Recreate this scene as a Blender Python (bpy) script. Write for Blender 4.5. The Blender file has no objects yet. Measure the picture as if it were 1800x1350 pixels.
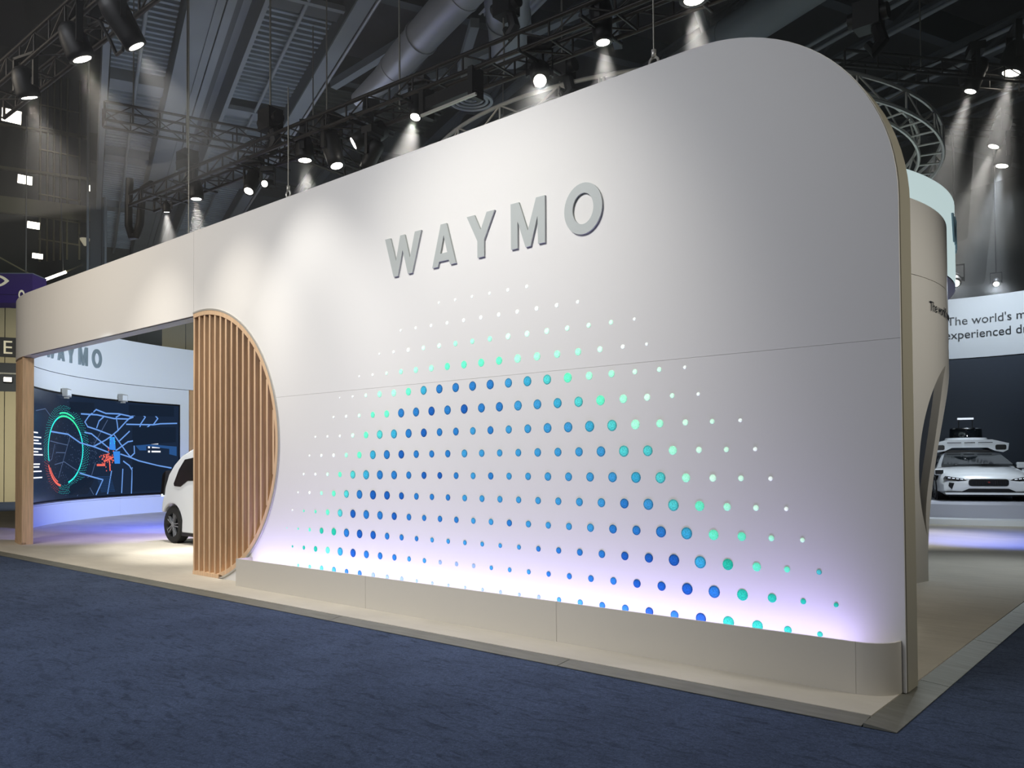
import bpy, bmesh, math, random
from mathutils import Vector, Matrix
random.seed(7)
PI = math.pi
scn = bpy.context.scene
col = scn.collection

# ------------------------------------------------------------------ camera, world, exposure
CAM = Vector((1.6714, -6.1236, 1.6617))
yaw, pitch, roll = math.radians(40.6297), math.radians(1.1952), math.radians(-0.3871)
Fv = Vector((-math.sin(yaw) * math.cos(pitch), math.cos(yaw) * math.cos(pitch), math.sin(pitch)))
Rv = Vector((math.cos(yaw), math.sin(yaw), 0))
Uv = Rv.cross(Fv)
Rv, Uv = Rv * math.cos(roll) + Uv * math.sin(roll), Uv * math.cos(roll) - Rv * math.sin(roll)
cam_data = bpy.data.cameras.new('camera')
cam_data.sensor_width = 36.0
cam_data.lens = 1447.0948 / 1800 * 36.0
cam_data.shift_y = (778.8642 - 675) / 1800
cam_data.clip_end = 300
cam = bpy.data.objects.new('camera', cam_data)
col.objects.link(cam)
cam.matrix_world = Matrix(((Rv.x, Uv.x, -Fv.x, CAM.x), (Rv.y, Uv.y, -Fv.y, CAM.y), (Rv.z, Uv.z, -Fv.z, CAM.z), (0, 0, 0, 1)))
scn.camera = cam

world = bpy.data.worlds.new('hall_ambient')
scn.world = world
world.use_nodes = True
world.node_tree.nodes['Background'].inputs[0].default_value = (0.55, 0.66, 0.8, 1)
world.node_tree.nodes['Background'].inputs[1].default_value = 0.028

scn.view_settings.view_transform = 'Standard'
scn.view_settings.look = 'None'
scn.view_settings.gamma = 1
scn.view_settings.use_curve_mapping = False
scn.view_settings.exposure = 0.0
try:
    scn.cycles.max_bounces = 6
    scn.cycles.diffuse_bounces = 3
    scn.cycles.glossy_bounces = 3
    scn.cycles.transmission_bounces = 4
    scn.cycles.volume_bounces = 0
    scn.cycles.sample_clamp_indirect = 4
    scn.cycles.caustics_reflective = False
    scn.cycles.caustics_refractive = False
    scn.cycles.use_denoising = True
except Exception:
    pass

# ------------------------------------------------------------------ large unseen area lights added as fill
def area_light(name, loc, target, sx, sy, power, color, spread=180):
    d = bpy.data.lights.new(name, 'AREA')
    d.shape = 'RECTANGLE'; d.size = sx; d.size_y = sy; d.energy = power; d.color = color
    d.spread = math.radians(spread)
    o = bpy.data.objects.new(name, d); col.objects.link(o)
    o.location = loc
    o.rotation_euler = (Vector(target) - Vector(loc)).to_track_quat('-Z', 'Y').to_euler()
    return o
AISLE = area_light('aisle_fill', (-6.0, -8.5, 8.5), (-6.0, -1.0, 1.0), 8, 3, 300, (0.93, 0.95, 1.0), 110)  # unseen fill added over the aisle for wall and carpet
FASCIA = area_light('fascia_warm_fill', (-13.0, -5.5, 7.5), (-13.0, 0.0, 3.4), 4, 1.5, 150, (1.0, 0.89, 0.74), 120)  # added warm fill for the fascia, no fixture stands here
FAR = area_light('end_wall_fill', (-27.0, 3.0, 7.0), (-37, 8.0, 1.5), 6, 1.5, 260, (1.0, 0.97, 0.88), 75)  # unseen, added to brighten the lower end wall
UPLIGHT = area_light('deck_upfill', (-17.0, 5.0, 4.4), (-19.0, 5.0, 11.0), 6, 3, 170, (0.84, 0.91, 1.0))  # unseen light added under the roof to lift the deck sheets
def hidden_spot(name, loc, aim, power, angle, blend, color, soft=0.1):
    d = bpy.data.lights.new(name, 'SPOT'); d.energy = power; d.spot_size = math.radians(angle); d.spot_blend = blend; d.color = color; d.shadow_soft_size = soft
    o = bpy.data.objects.new(name, d); col.objects.link(o); o.location = loc
    o.rotation_euler = (Vector(aim) - Vector(loc)).to_track_quat('-Z', 'Y').to_euler(); return o
# unseen spots without fixtures: booth and passage washes, plus added fills
BLUE, VIOLET, COOL = (0.09, 0.17, 1.0), (0.42, 0.36, 1.0), (0.80, 0.90, 1.0)
hidden_spot('letter_wash', (-4.0, -4.6, 7.6), (-3.9, 0, 2.8), 1150, 54, 1.0, (1.0, 0.97, 0.93), 0.35)
hidden_spot('booth_blue_wash', (-14.0, 3.4, 4.5), (-20.0, 5.0, 0), 4200, 60, 0.9, BLUE)
hidden_spot('booth_violet_wash', (-13.6, 2.4, 4.5), (-17.6, 2.6, 0), 1500, 60, 1.0, VIOLET)
hidden_spot('booth_wall_wash', (-14.5, 4.2, 4.5), (-23.6, 5.4, 3.6), 3400, 74, 1.0, COOL, 0.4)
hidden_spot('van_edge_fill', (-19.5, 1.9, 4.4), (-14.8, 3.2, 0.9), 260, 50, 1.0, COOL, 0.3)  # added fill for the dark edge of the van
hidden_spot('van_wash', (-12.4, -0.6, 3.75), (-14.2, 2.3, 0.6), 160, 80, 0.9, COOL, 0.3)
hidden_spot('pavilion_blue_wash', (-1.2, 9.5, 4.5), (-1.7, 12.4, 0), 1700, 46, 0.9, BLUE)
SIDE = area_light('edge_cap_fill', (5.5, 1.2, 6.0), (0.0, 0.2, 2.4), 2, 1, 32, (1.0, 0.96, 0.86), 70)  # unseen fill added for the end cap of the front wall
hidden_spot('pavilion_fill', (6.0, 5.5, 6.5), (-1.2, 4.6, 3.4), 1500, 46, 1.0, (1.0, 0.97, 0.92), 0.4)  # added to brighten the curved pavilion wall, no lamp here
hidden_spot('suv_fill', (-0.3, 11.5, 4.5), (-2.9, 17.8, 1.0), 800, 46, 0.9, (0.86, 0.93, 1.0), 0.3)  # added front fill for the SUV, source unseen
hidden_spot('sign_fill', (-2.2, 18.6, 8.6), (-3.3, 22.4, 5.5), 1100, 60, 1.0, COOL, 0.3)  # extra unseen light added to lift the sign band
hidden_spot('passage_wash', (-0.6, 8.6, 4.5), (-0.5, 7.2, 0), 320, 70, 1.0, COOL)

# ------------------------------------------------------------------ materials
def lin(h):
    h = h.lstrip('#')
    v = [int(h[i:i + 2], 16) / 255 for i in (0, 2, 4)]
    return tuple(x / 12.92 if x <= 0.04045 else ((x + 0.055) / 1.055) ** 2.4 for x in v) + (1,)
def mat(name, color, rough=0.5, metal=0.0, emit=None, es=0.0, noise=None, bump=None, coat=0.0, spec=None):
    """color: hex; noise=(scale, amount, (sx,sy,sz)); bump=(scale, strength, distance, (sx,sy,sz))"""
    m = bpy.data.materials.new(name); m.use_nodes = True
    nt = m.node_tree; b = nt.nodes['Principled BSDF']
    c = lin(color) if isinstance(color, str) else color
    b.inputs['Base Color'].default_value = c
    b.inputs['Roughness'].default_value = rough
    b.inputs['Metallic'].default_value = metal
    if coat: b.inputs['Coat Weight'].default_value = coat
    if spec is not None: b.inputs['Specular IOR Level'].default_value = spec
    if emit:
        b.inputs['Emission Color'].default_value = lin(emit) if isinstance(emit, str) else emit
        b.inputs['Emission Strength'].default_value = es
    tc = None
    def coords(sc):
        nonlocal tc
        if tc is None: tc = nt.nodes.new('ShaderNodeTexCoord')
        mp = nt.nodes.new('ShaderNodeMapping'); mp.inputs['Scale'].default_value = sc
        nt.links.new(tc.outputs['Object'], mp.inputs['Vector']); return mp
    if noise:
        mp = coords(noise[2] if len(noise) > 2 else (1, 1, 1))
        n = nt.nodes.new('ShaderNodeTexNoise'); n.inputs['Scale'].default_value = noise[0]; n.inputs['Detail'].default_value = 4
        nt.links.new(mp.outputs[0], n.inputs['Vector'])
        r = nt.nodes.new('ShaderNodeMapRange'); r.inputs[1].default_value = 0.3; r.inputs[2].default_value = 0.7
        r.inputs[3].default_value = 1 - noise[1]; r.inputs[4].default_value = 1 + noise[1]
        nt.links.new(n.outputs[0], r.inputs[0])
        mx = nt.nodes.new('ShaderNodeVectorMath'); mx.operation = 'SCALE'
        mx.inputs[0].default_value = c[:3]
        nt.links.new(r.outputs[0], mx.inputs['Scale'])
        nt.links.new(mx.outputs[0], b.inputs['Base Color'])
    if bump:
        mp = coords(bump[3] if len(bump) > 3 else (1, 1, 1))
        n = nt.nodes.new('ShaderNodeTexNoise'); n.inputs['Scale'].default_value = bump[0]; n.inputs['Detail'].default_value = 5
        nt.links.new(mp.outputs[0], n.inputs['Vector'])
        bp = nt.nodes.new('ShaderNodeBump'); bp.inputs['Strength'].default_value = bump[1]; bp.inputs['Distance'].default_value = bump[2]
        nt.links.new(n.outputs[0], bp.inputs['Height']); nt.links.new(bp.outputs[0], b.inputs['Normal'])
    return m

M = {}
M['wall'] = mat('white_laminate', '#E6E4E0', 0.55)
M['wall_edge'] = mat('beige_edge_laminate', '#B9B3A0', 0.32)
M['letter'] = mat('satin_grey_letter', '#B3B8B5', 0.5, 0.1)
M['letter_dark'] = mat('slate_grey_letter', '#7E8C92', 0.5, 0.1)
M['wood'] = mat('light_oak', '#DAB995', 0.5, noise=(6, 0.14, (6, 6, 0.35)))
M['wood_dark'] = mat('oak_backing', '#BE986F', 0.6, noise=(6, 0.14, (6, 6, 0.35)))
M['trough'] = mat('warm_white_laminate', '#CFC9BD', 0.75)
def navy_carpet():
    m = mat('navy_carpet', '#48546C', 0.95, bump=(160, 0.6, 0.01), spec=0.12)
    nt = m.node_tree; b = nt.nodes['Principled BSDF']; tc = nt.nodes.new('ShaderNodeTexCoord'); prev = None
    for scale, lo, hi, a, c, st in ((1.4, 0.3, 0.7, 0.86, 1.12, (1, 1, 1)), (9, 0.28, 0.5, 0.62, 1.0, (0.55, 1.5, 1)), (46, 0.3, 0.7, 0.72, 1.28, (1, 1, 1)), (260, 0.3, 0.7, 0.7, 1.3, (1, 1, 1))):
        mp = nt.nodes.new('ShaderNodeMapping'); mp.inputs['Scale'].default_value = st; nt.links.new(tc.outputs['Object'], mp.inputs['Vector'])
        n = nt.nodes.new('ShaderNodeTexNoise'); n.inputs['Scale'].default_value = scale; n.inputs['Detail'].default_value = 3; n.inputs['Distortion'].default_value = 1.2 if scale > 5 else 0
        nt.links.new(mp.outputs[0], n.inputs['Vector'])
        r = nt.nodes.new('ShaderNodeMapRange'); r.inputs[1].default_value = lo; r.inputs[2].default_value = hi; r.inputs[3].default_value = a; r.inputs[4].default_value = c
        nt.links.new(n.outputs[0], r.inputs[0])
        sc = nt.nodes.new('ShaderNodeVectorMath'); sc.operation = 'SCALE'
        if prev is None: sc.inputs[0].default_value = lin('#48546C')[:3]
        else: nt.links.new(prev.outputs[0], sc.inputs[0])
        nt.links.new(r.outputs[0], sc.inputs['Scale']); prev = sc
    nt.links.new(prev.outputs[0], b.inputs['Base Color']); return m
M['carpet_navy'] = navy_carpet()
M['carpet_beige'] = mat('beige_carpet', '#C8C1B3', 0.95, noise=(1.3, 0.06, (1, 1.5, 1)), bump=(2.6, 0.35, 0.05, (0.6, 2.2, 1)), spec=0.1)
M['alu'] = mat('worn_aluminium', '#8B8A80', 0.6, 0.6, noise=(3, 0.12, (1, 6, 1)))
M['black'] = mat('black_powder_coat', '#0D0D0F', 0.5, spec=0.35)
M['black_truss'] = mat('dark_truss_tube', '#2A2725', 0.4, 0.5)
M['silver'] = mat('aluminium_tube', '#CFCCC4', 0.4, 0.5)
M['rope'] = mat('steel_rope', '#8A8880', 0.4, 0.6)
M['steel_blue'] = mat('galvanised_deck', '#7F8A92', 0.5, 0.35, noise=(1.2, 0.2))
M['girder'] = mat('painted_girder', '#7C8388', 0.6, noise=(0.7, 0.1))
M['girder_dark'] = mat('dark_girder', '#43484C', 0.7)
M['soffit_dark'] = mat('dark_roof_deck', '#2B2A2C', 0.8)
M['duct'] = mat('galvanised_duct', '#A7ABB3', 0.45, 0.4)
M['diff'] = mat('diffuser_grey', '#B9BEC6', 0.45, 0.2)
M['lens'] = mat('lit_lens', '#FFFFFF', 0.3, emit='#FFF8EA', es=14)
M['flood'] = mat('lit_flood', '#FFFFFF', 0.3, emit='#FFF3DC', es=11)
M['led_strip'] = mat('led_strip', '#FFFFFF', 0.4, emit='#E6E0FF', es=3.0)
M['panel_white'] = mat('cool_white_laminate', '#DDE2E6', 0.5)
M['cream'] = mat('cream_hall_partition', '#B5AA86', 0.7, noise=(0.5, 0.06))
M['olive'] = mat('dark_hall_wall', '#33372F', 0.8, noise=(0.3, 0.15))
M['conduit'] = mat('conduit', '#8C8560', 0.6)
M['sign_black'] = mat('sign_black', '#1A1A18', 0.6)
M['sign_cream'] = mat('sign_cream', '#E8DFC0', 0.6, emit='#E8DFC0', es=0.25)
M['purple'] = mat('purple_fabric', '#352062', 0.8, emit='#352062', es=0.1)
M['glass_dark'] = mat('dark_glass', '#22282C', 0.45, spec=0.2)
M['ink'] = mat('sign_ink', '#101A22', 0.5)
M['drum'] = mat('mint_white_fabric', '#D8E6E4', 0.7, emit='#D8EEEE', es=0.7)
M['drum_in'] = mat('drum_liner', '#B8BCD0', 0.7)
M['letter_drum'] = mat('blue_grey_letter', '#7E97A6', 0.5, 0.2)
M['navy_panel'] = mat('dark_navy_panel', '#333B47', 0.6)
M['platform'] = mat('grey_platform', '#A4A7B2', 0.55)
M['car_white'] = mat('white_car_paint', '#E9EEF2', 0.25, coat=0.6)
M['car_black'] = mat('black_car_trim', '#0B0C0E', 0.35)
M['car_glass'] = mat('tinted_car_glass', '#161B1E', 0.06, spec=0.7)
M['tyre'] = mat('tyre_rubber', '#1A1B1C', 0.8)
M['rim'] = mat('dark_alloy', '#8E9196', 0.3, 0.25)
M['chrome'] = mat('bright_chrome', '#C8CCD0', 0.15, 1.0)
M['headlamp'] = mat('headlamp_glass', '#DFE8F0', 0.1, emit='#EAF4FF', es=0.8)
M['grey_box'] = mat('grey_fixture', '#9A9A96', 0.5)
M['red_tag'] = mat('red_tag', '#8A2020', 0.6)

# ------------------------------------------------------------------ object helpers
LOC = {}
def tag(o, label=None, cat=None, group=None, kind=None):
    if label: o['label'] = label
    if cat: o['category'] = cat
    if group: o['group'] = group
    if kind: o['kind'] = kind
    return o
def thing(name, label, cat, loc=(0, 0, 0), group=None):
    o = bpy.data.objects.new(name, None); col.objects.link(o)
    o.empty_display_size = 0.2
    o.location = loc; LOC[o.name] = Vector(loc)
    return tag(o, label, cat, group)
def off(parent):
    return LOC.get(parent.name, Vector((0, 0, 0))) if parent else Vector((0, 0, 0))
class MB:
    def __init__(s): s.v = []; s.f = []; s.smooth = []
    def add(s, vs, fs, smooth=False):
        k = len(s.v); s.v += [tuple(p) for p in vs]
        s.f += [tuple(i + k for i in f) for f in fs]; s.smooth += [smooth] * len(fs); return s
    def box(s, x0, x1, y0, y1, z0, z1):
        return s.add([(x0, y0, z0), (x1, y0, z0), (x1, y1, z0), (x0, y1, z0), (x0, y0, z1), (x1, y0, z1), (x1, y1, z1), (x0, y1, z1)],
                     [(0, 3, 2, 1), (4, 5, 6, 7), (0, 1, 5, 4), (1, 2, 6, 5), (2, 3, 7, 6), (3, 0, 4, 7)])
    def obox(s, c, ax, ay, az):
        """box with centre c and half-axis vectors"""
        c = Vector(c); ax, ay, az = Vector(ax), Vector(ay), Vector(az)
        vs = [c + ax * i + ay * j + az * k for k in (-1, 1) for (i, j) in ((-1, -1), (1, -1), (1, 1), (-1, 1))]
        return s.add(vs, [(0, 3, 2, 1), (4, 5, 6, 7), (0, 1, 5, 4), (1, 2, 6, 5), (2, 3, 7, 6), (3, 0, 4, 7)])
    def prism(s, poly, f0, f1, smooth_side=False):
        """poly: 2d points; f0/f1 map a 2d point to the two 3d faces"""
        n = len(poly)
        vs = [f0(*p) for p in poly] + [f1(*p) for p in poly]
        s.add(vs, [tuple(range(n))[::-1], tuple(range(n, 2 * n))])
        k = len(s.v) - 2 * n
        s.f += [(k + i, k + (i + 1) % n, k + n + (i + 1) % n, k + n + i) for i in range(n)]
        s.smooth += [smooth_side] * n
        return s
    def prism_y(s, poly, y0, y1, smooth_side=False):
        return s.prism(poly, lambda x, z: (x, y0, z), lambda x, z: (x, y1, z), smooth_side)
    def prism_z(s, poly, z0, z1, smooth_side=False):
        return s.prism(poly, lambda x, y: (x, y, z0), lambda x, y: (x, y, z1), smooth_side)
    def tube(s, path, r, n=8, closed=False, cap=True):
        P = [Vector(p) for p in path]; m = len(P); rings = []
        R = r if isinstance(r, (list, tuple)) else [r] * m
        up = Vector((0, 0, 1)); prev = None
        for i in range(m):
            a = P[(i - 1) % m] if (closed or i > 0) else P[i]
            b = P[(i + 1) % m] if (closed or i < m - 1) else P[i]
            t = (b - a).normalized()
            if prev is None:
                x = t.cross(up)
                if x.length < 1e-3: x = t.cross(Vector((1, 0, 0)))
            else:
                x = prev - t * prev.dot(t)
            x.normalize(); prev = x; y = t.cross(x)
            rings.append([P[i] + (x * math.cos(2 * PI * k / n) + y * math.sin(2 * PI * k / n)) * R[i] for k in range(n)])
        k0 = len(s.v)
        for rg in rings: s.v += [tuple(p) for p in rg]
        for i in range(m if closed else m - 1):
            j = (i + 1) % m
            for k in range(n):
                s.f.append((k0 + i * n + k, k0 + i * n + (k + 1) % n, k0 + j * n + (k + 1) % n, k0 + j * n + k)); s.smooth.append(True)
        if cap and not closed:
            s.f.append(tuple(k0 + k for k in range(n))[::-1]); s.smooth.append(False)
            s.f.append(tuple(k0 + (m - 1) * n + k for k in range(n))); s.smooth.append(False)
        return s
    def lathe(s, prof, n=24, c=(0, 0, 0), axis='z', cap=True):
        """prof: list of (r, h) along the axis; ends closed when r>0"""
        k0 = len(s.v); c = Vector(c)
        def pt(r, h, t):
            a, b = r * math.cos(t), r * math.sin(t)
            return c + (Vector((a, b, h)) if axis == 'z' else Vector((a, h, b)) if axis == 'y' else Vector((h, a, b)))
        for r, h in prof:
            s.v += [tuple(pt(r, h, 2 * PI * k / n)) for k in range(n)]
        for i in range(len(prof) - 1):
            for k in range(n):
                s.f.append((k0 + i * n + k, k0 + i * n + (k + 1) % n, k0 + (i + 1) * n + (k + 1) % n, k0 + (i + 1) * n + k)); s.smooth.append(True)
        if cap and prof[0][0] > 1e-4: s.f.append(tuple(k0 + k for k in range(n))[::-1]); s.smooth.append(False)
        if cap and prof[-1][0] > 1e-4: s.f.append(tuple(k0 + (len(prof) - 1) * n + k for k in range(n))); s.smooth.append(False)
        return s
    def arc(s, c, r0, r1, a0, a1, z0, z1, n=32):
        """curved slab between radii r0<r1 and angles (deg), closed"""
        k0 = len(s.v)
        for i in range(n + 1):
            t = math.radians(a0 + (a1 - a0) * i / n); ca, sa = math.cos(t), math.sin(t)
            for r, z in ((r0, z0), (r1, z0), (r1, z1), (r0, z1)):
                s.v.append((c[0] + r * ca, c[1] + r * sa, z))
        for i in range(n):
            a, b = k0 + i * 4, k0 + (i + 1) * 4
            for k in range(4):
                s.f.append((a + k, a + (k + 1) % 4, b + (k + 1) % 4, b + k)); s.smooth.append(k in (1, 3))
        s.f.append((k0, k0 + 3, k0 + 2, k0 + 1)); s.smooth.append(False)
        e = k0 + n * 4; s.f.append((e, e + 1, e + 2, e + 3)); s.smooth.append(False)
        return s
    def build(s, name, material, parent=None, label=None, cat=None, group=None, kind=None, fix=True):
        me = bpy.data.meshes.new(name); o0 = off(parent)
        me.from_pydata([(p[0] - o0.x, p[1] - o0.y, p[2] - o0.z) for p in s.v], [], s.f)
        if fix:
            bm = bmesh.new(); bm.from_mesh(me); bm.faces.ensure_lookup_table()
            for i, f in enumerate(bm.faces): f.smooth = s.smooth[i]
            bmesh.ops.recalc_face_normals(bm, faces=bm.faces[:])
            if any(s.smooth):
                for e in bm.edges:
                    if len(e.link_faces) == 2 and e.calc_face_angle(0) > 0.7: e.smooth = False
            bm.to_mesh(me); bm.free()
        me.materials.append(M[material] if isinstance(material, str) else material)
        o = bpy.data.objects.new(name, me); col.objects.link(o)
        if parent: o.parent = parent; LOC[o.name] = o0
        return tag(o, label, cat, group, kind)
def sub(name, mb, material, parent, **k): return mb.build(name, material, parent, **k)
# straight round or square bars sharing one mesh per (material, sides)
_bar = {}
def bar(name, p, q, r, material, parent=None, sides=8, r2=None, kind=None):
    p, q = Vector(p), Vector(q)
    key = (material, sides)
    if key not in _bar:
        me = bpy.data.meshes.new('bar_' + material)
        ph = PI / 4 if sides == 4 else 0
        sc = math.sqrt(2) if sides == 4 else 1
        vs = [(sc * math.cos(2 * PI * k / sides + ph), sc * math.sin(2 * PI * k / sides + ph), z) for z in (0, 1) for k in range(sides)]
        fs = [(k, (k + 1) % sides, sides + (k + 1) % sides, sides + k) for k in range(sides)] + [tuple(range(sides))[::-1], tuple(range(sides, 2 * sides))]
        me.from_pydata(vs, [], fs)
        if sides > 4:
            for i in range(sides): me.polygons[i].use_smooth = True
        me.materials.append(M[material]); _bar[key] = me
    o = bpy.data.objects.new(name, _bar[key]); col.objects.link(o)
    d = q - p; L = d.length; d.normalize()
    x = Vector((0, 0, 1)).cross(d)
    if x.length < 1e-4: x = Vector((1, 0, 0))
    x.normalize(); y = d.cross(x)
    a = p - off(parent)
    ry = r if r2 is None else r2
    m = Matrix(((x.x * r, y.x * ry, d.x * L, a.x), (x.y * r, y.y * ry, d.y * L, a.y), (x.z * r, y.z * ry, d.z * L, a.z), (0, 0, 0, 1)))
    if parent: o.parent = parent
    o.matrix_basis = m
    if kind: o['kind'] = kind
    return o
def place(name, me, mtx, parent):
    """object with a shared mesh placed by a world matrix under parent (parent has no rotation)"""
    o = bpy.data.objects.new(name, me); col.objects.link(o)
    m = mtx.copy(); m.translation -= off(parent)
    if parent: o.parent = parent
    o.matrix_basis = m
    return o
def aim_matrix(loc, d):
    q = Vector(d).to_track_quat('-Z', 'Y')
    m = q.to_matrix().to_4x4(); m.translation = Vector(loc); return m
HA = Vector((-0.927, 0.3745, 0)); HB = Vector((0.3745, 0.927, 0))      # the hall's own grid
def hall(a, b, z): p = HA * a + HB * b; return Vector((p.x, p.y, z))
FL = 0.03

# ================================================================== SETTING
mb = MB(); mb.v = [(-60, -16, 0), (16, -16, 0), (16, 46, 0), (-60, 46, 0)]; mb.f = [(0, 1, 2, 3)]; mb.smooth = [False]
mb.build('floor', 'carpet_navy', kind='structure')

# hall end wall: cream partition below, dark wall above, with trays and conduits
EW = 38.0
wall_end = thing('wall_end', None, None); wall_end['kind'] = 'structure'
def slab(mbx, a0, a1, b0, b1, z0, z1):
    c = hall((a0 + a1) / 2, (b0 + b1) / 2, (z0 + z1) / 2)
    return mbx.obox(c, HA * ((a1 - a0) / 2), HB * ((b1 - b0) / 2), Vector((0, 0, (z1 - z0) / 2)))
slab(MB(), EW + 0.1, EW + 0.4, -22, 30, 8.5, 22).build('upper_wall', 'olive', wall_end)
slab(MB(), EW + 0.12, EW + 0.4, -22, 30, 0, 8.5).build('backing', 'sign_black', wall_end)
for i in range(22):
    b0 = -12.4 + i * 1.05
    if i in (3, 4):
        slab(MB(), EW, EW + 0.12, b0 + 0.015, b0 + 1.035, 0, 4.8).build('partition_panel', 'cream', wall_end)
        slab(MB(), EW, EW + 0.12, b0 + 0.015, b0 + 1.035, 6.05, 8.45).build('partition_panel', 'cream', wall_end)
    else:
        slab(MB(), EW, EW + 0.12, b0 + 0.015, b0 + 1.035, 0, 8.45).build('partition_panel', 'olive' if i in (8, 9) else 'cream', wall_end)
slab(MB(), EW - 0.05, EW + 0.1, -12, 8, 8.5, 8.75).build('head_rail', 'conduit', wall_end)
slab(MB(), EW - 0.15, EW + 0.1, -22, -4.2, 12.6, 13.3).build('cable_tray', 'conduit', wall_end)
slab(MB(), EW - 0.1, EW + 0.1, -22, -4.2, 14.5, 14.62).build('cable_tray', 'conduit', wall_end)
slab(MB(), EW - 0.1, EW + 0.1, -22, -4.2, 16.4, 16.5).build('cable_tray', 'conduit', wall_end)
for i, b in enumerate((-6.9, -6.62, -6.36, -6.1, -5.84, -5.35)):
    bar('conduit', hall(EW - 0.03, b, 10.6 + 0.05 * i), hall(EW - 0.03, b, 19.0), 0.045, 'conduit', wall_end, 6)
for i in range(7):
    bar('conduit_clip', hall(EW - 0.05, -6.95, 11.6 + 1.0 * i), hall(EW - 0.05, -5.3, 11.5 + 1.0 * i), 0.03, 'conduit', wall_end, 4)
ws = slab(MB(), -14, EW, 30.0, 30.3, 0, 20).build('wall_side', 'olive', None, kind='structure')
win = thing('window_1', None, None); win['kind'] = 'structure'
slab(MB(), EW + 0.05, EW + 0.09, -9.26, -7.17, 4.8, 6.05).build('pane', 'glass_dark', win)
slab(MB(), EW - 0.02, EW + 0.1, -9.26, -7.17, 5.55, 5.62).build('rail', 'alu', win)
f = thing('flood_light', 'lit lamp glowing behind the dark window band under the E sign', 'light', hall(EW - 0.2, -8.1, 5.3))
slab(MB(), EW - 0.16, EW - 0.02, -8.25, -7.9, 5.2, 5.42).build('housing', 'black', f)
slab(MB(), EW - 0.18, EW - 0.161, -8.22, -7.93, 5.22, 5.4).build('lens', 'flood', f)

# text helper (outline text turned into a mesh, thickness along +y, x to the right)
def text_mesh(s, size, depth):
    cu = bpy.data.curves.new('lettering', 'FONT'); cu.body = s; cu.size = size; cu.extrude = depth / 2; cu.resolution_u = 4
    ob = bpy.data.objects.new('lettering', cu); col.objects.link(ob)
    dg = bpy.context.evaluated_depsgraph_get(); dg.update()
    me = bpy.data.meshes.new_from_object(ob.evaluated_get(dg))
    bpy.data.objects.remove(ob); bpy.data.curves.remove(cu)
    return me
def map_mesh(me, fn):
    for v in me.vertices: v.co = fn(v.co.x, v.co.y, v.co.z)
    me.update(); return me
def place_text(name, s, size, depth, material, fn, parent):
    me = text_mesh(s, size, depth); o0 = off(parent)
    map_mesh(me, lambda x, y, z: Vector(fn(x, y, z)) - o0)
    me.materials.clear(); me.materials.append(M[material])
    o = bpy.data.objects.new(name, me); col.objects.link(o)
    if parent: o.parent = parent
    return o
E0 = hall(EW - 0.06, -8.1, 6.7)
t = thing('hall_letter_sign', 'small black square sign with a cream letter E on the hall wall', 'sign', E0)
slab(MB(), EW - 0.06, EW - 0.005, -8.42, -7.72, 6.3, 7.15).build('board', 'sign_black', t)
place_text('letter', 'E', 0.82, 0.02, 'sign_cream', lambda x, y, z: hall(EW - 0.075 + z, -8.30 + x, 6.44 + y), t)

# ------------------------------------------------------------------ roof structure
ceiling = thing('ceiling', None, None); ceiling['kind'] = 'structure'
def corrugated(a0, a1, b0, b1, z, pitch=0.24, dep=0.075):
    mbx = MB(); n = int((a1 - a0) / pitch); pts = []
    for i in range(n):
        s = a0 + i * pitch
        pts += [(s, z), (s + pitch * 0.38, z), (s + pitch * 0.5, z + dep), (s + pitch * 0.88, z + dep)]
    vs = []
    for (a, zz) in pts: vs += [tuple(hall(a, b0, zz)), tuple(hall(a, b1, zz))]
    return mbx.add(vs, [(2 * i, 2 * i + 1, 2 * i + 3, 2 * i + 2) for i in range(len(pts) - 1)])
# bays of deck between the two box girders
for a0, a1 in ((4, 13.1), (13.9, 19.2), (20.0, 25.5), (26.2, 37.8)):
    corrugated(a0, a1, -1.75, -0.2, 11.45).build('deck_sheet', 'steel_blue', ceiling, fix=False)
for a0, a1 in ((4, 12.5), (13.2, 18.9), (19.6, 24.6), (25.2, 30.4), (31.0, 37.8)):
    corrugated(a0, a1, -4.55, -3.3, 11.45).build('deck_sheet', 'steel_blue', ceiling, fix=False)
for a in (13.5, 19.6, 25.85): slab(MB(), a - 0.28, a + 0.28, -1.75, -0.2, 11.3, 11.95).build('cross_beam', 'girder_dark' if a < 15 else 'girder', ceiling)
for a in (12.85, 19.2, 24.9, 30.7): slab(MB(), a - 0.3, a + 0.3, -4.55, -3.3, 11.3, 11.95).build('cross_beam', 'girder', ceiling)
for a in (13.15, 19.25): slab(MB(), a - 0.06, a + 0.06, -1.8, -0.15, 11.2, 11.32).build('angle', 'girder', ceiling)
for b in (-0.97, -3.95): bar('sprinkler_pipe', hall(4, b, 11.25), hall(37.8, b, 11.25), 0.045, 'girder', ceiling, 8)
# main girders running down the hall
def girder(b0, b1, z0, z1, m, a0=4, a1=37.9): slab(MB(), a0, a1, b0, b1, z0, z1).build('girder', m, ceiling)
girder(-0.2, -0.08, 11.0, 12.2, 'girder_dark'); girder(-0.22, 0.1, 10.94, 11.0, 'girder')
bar('pipe', hall(4, 0.16, 10.93), hall(37.9, 0.16, 10.93), 0.035, 'duct', ceiling, 8)
girder(-1.86, -1.76, 11.0, 12.2, 'girder'); girder(-2.22, -1.86, 11.75, 12.0, 'girder')
girder(-2.36, -2.22, 11.1, 12.2, 'girder_dark')
girder(-2.53, -2.36, 11.0, 11.12, 'girder'); girder(-2.72, -2.56, 11.0, 11.12, 'girder')
girder(-2.95, -2.72, 11.05, 12.2, 'girder'); girder(-3.24, -2.95, 11.0, 12.2, 'girder')
girder(-4.75, -4.6, 11.0, 12.2, 'girder')
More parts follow.
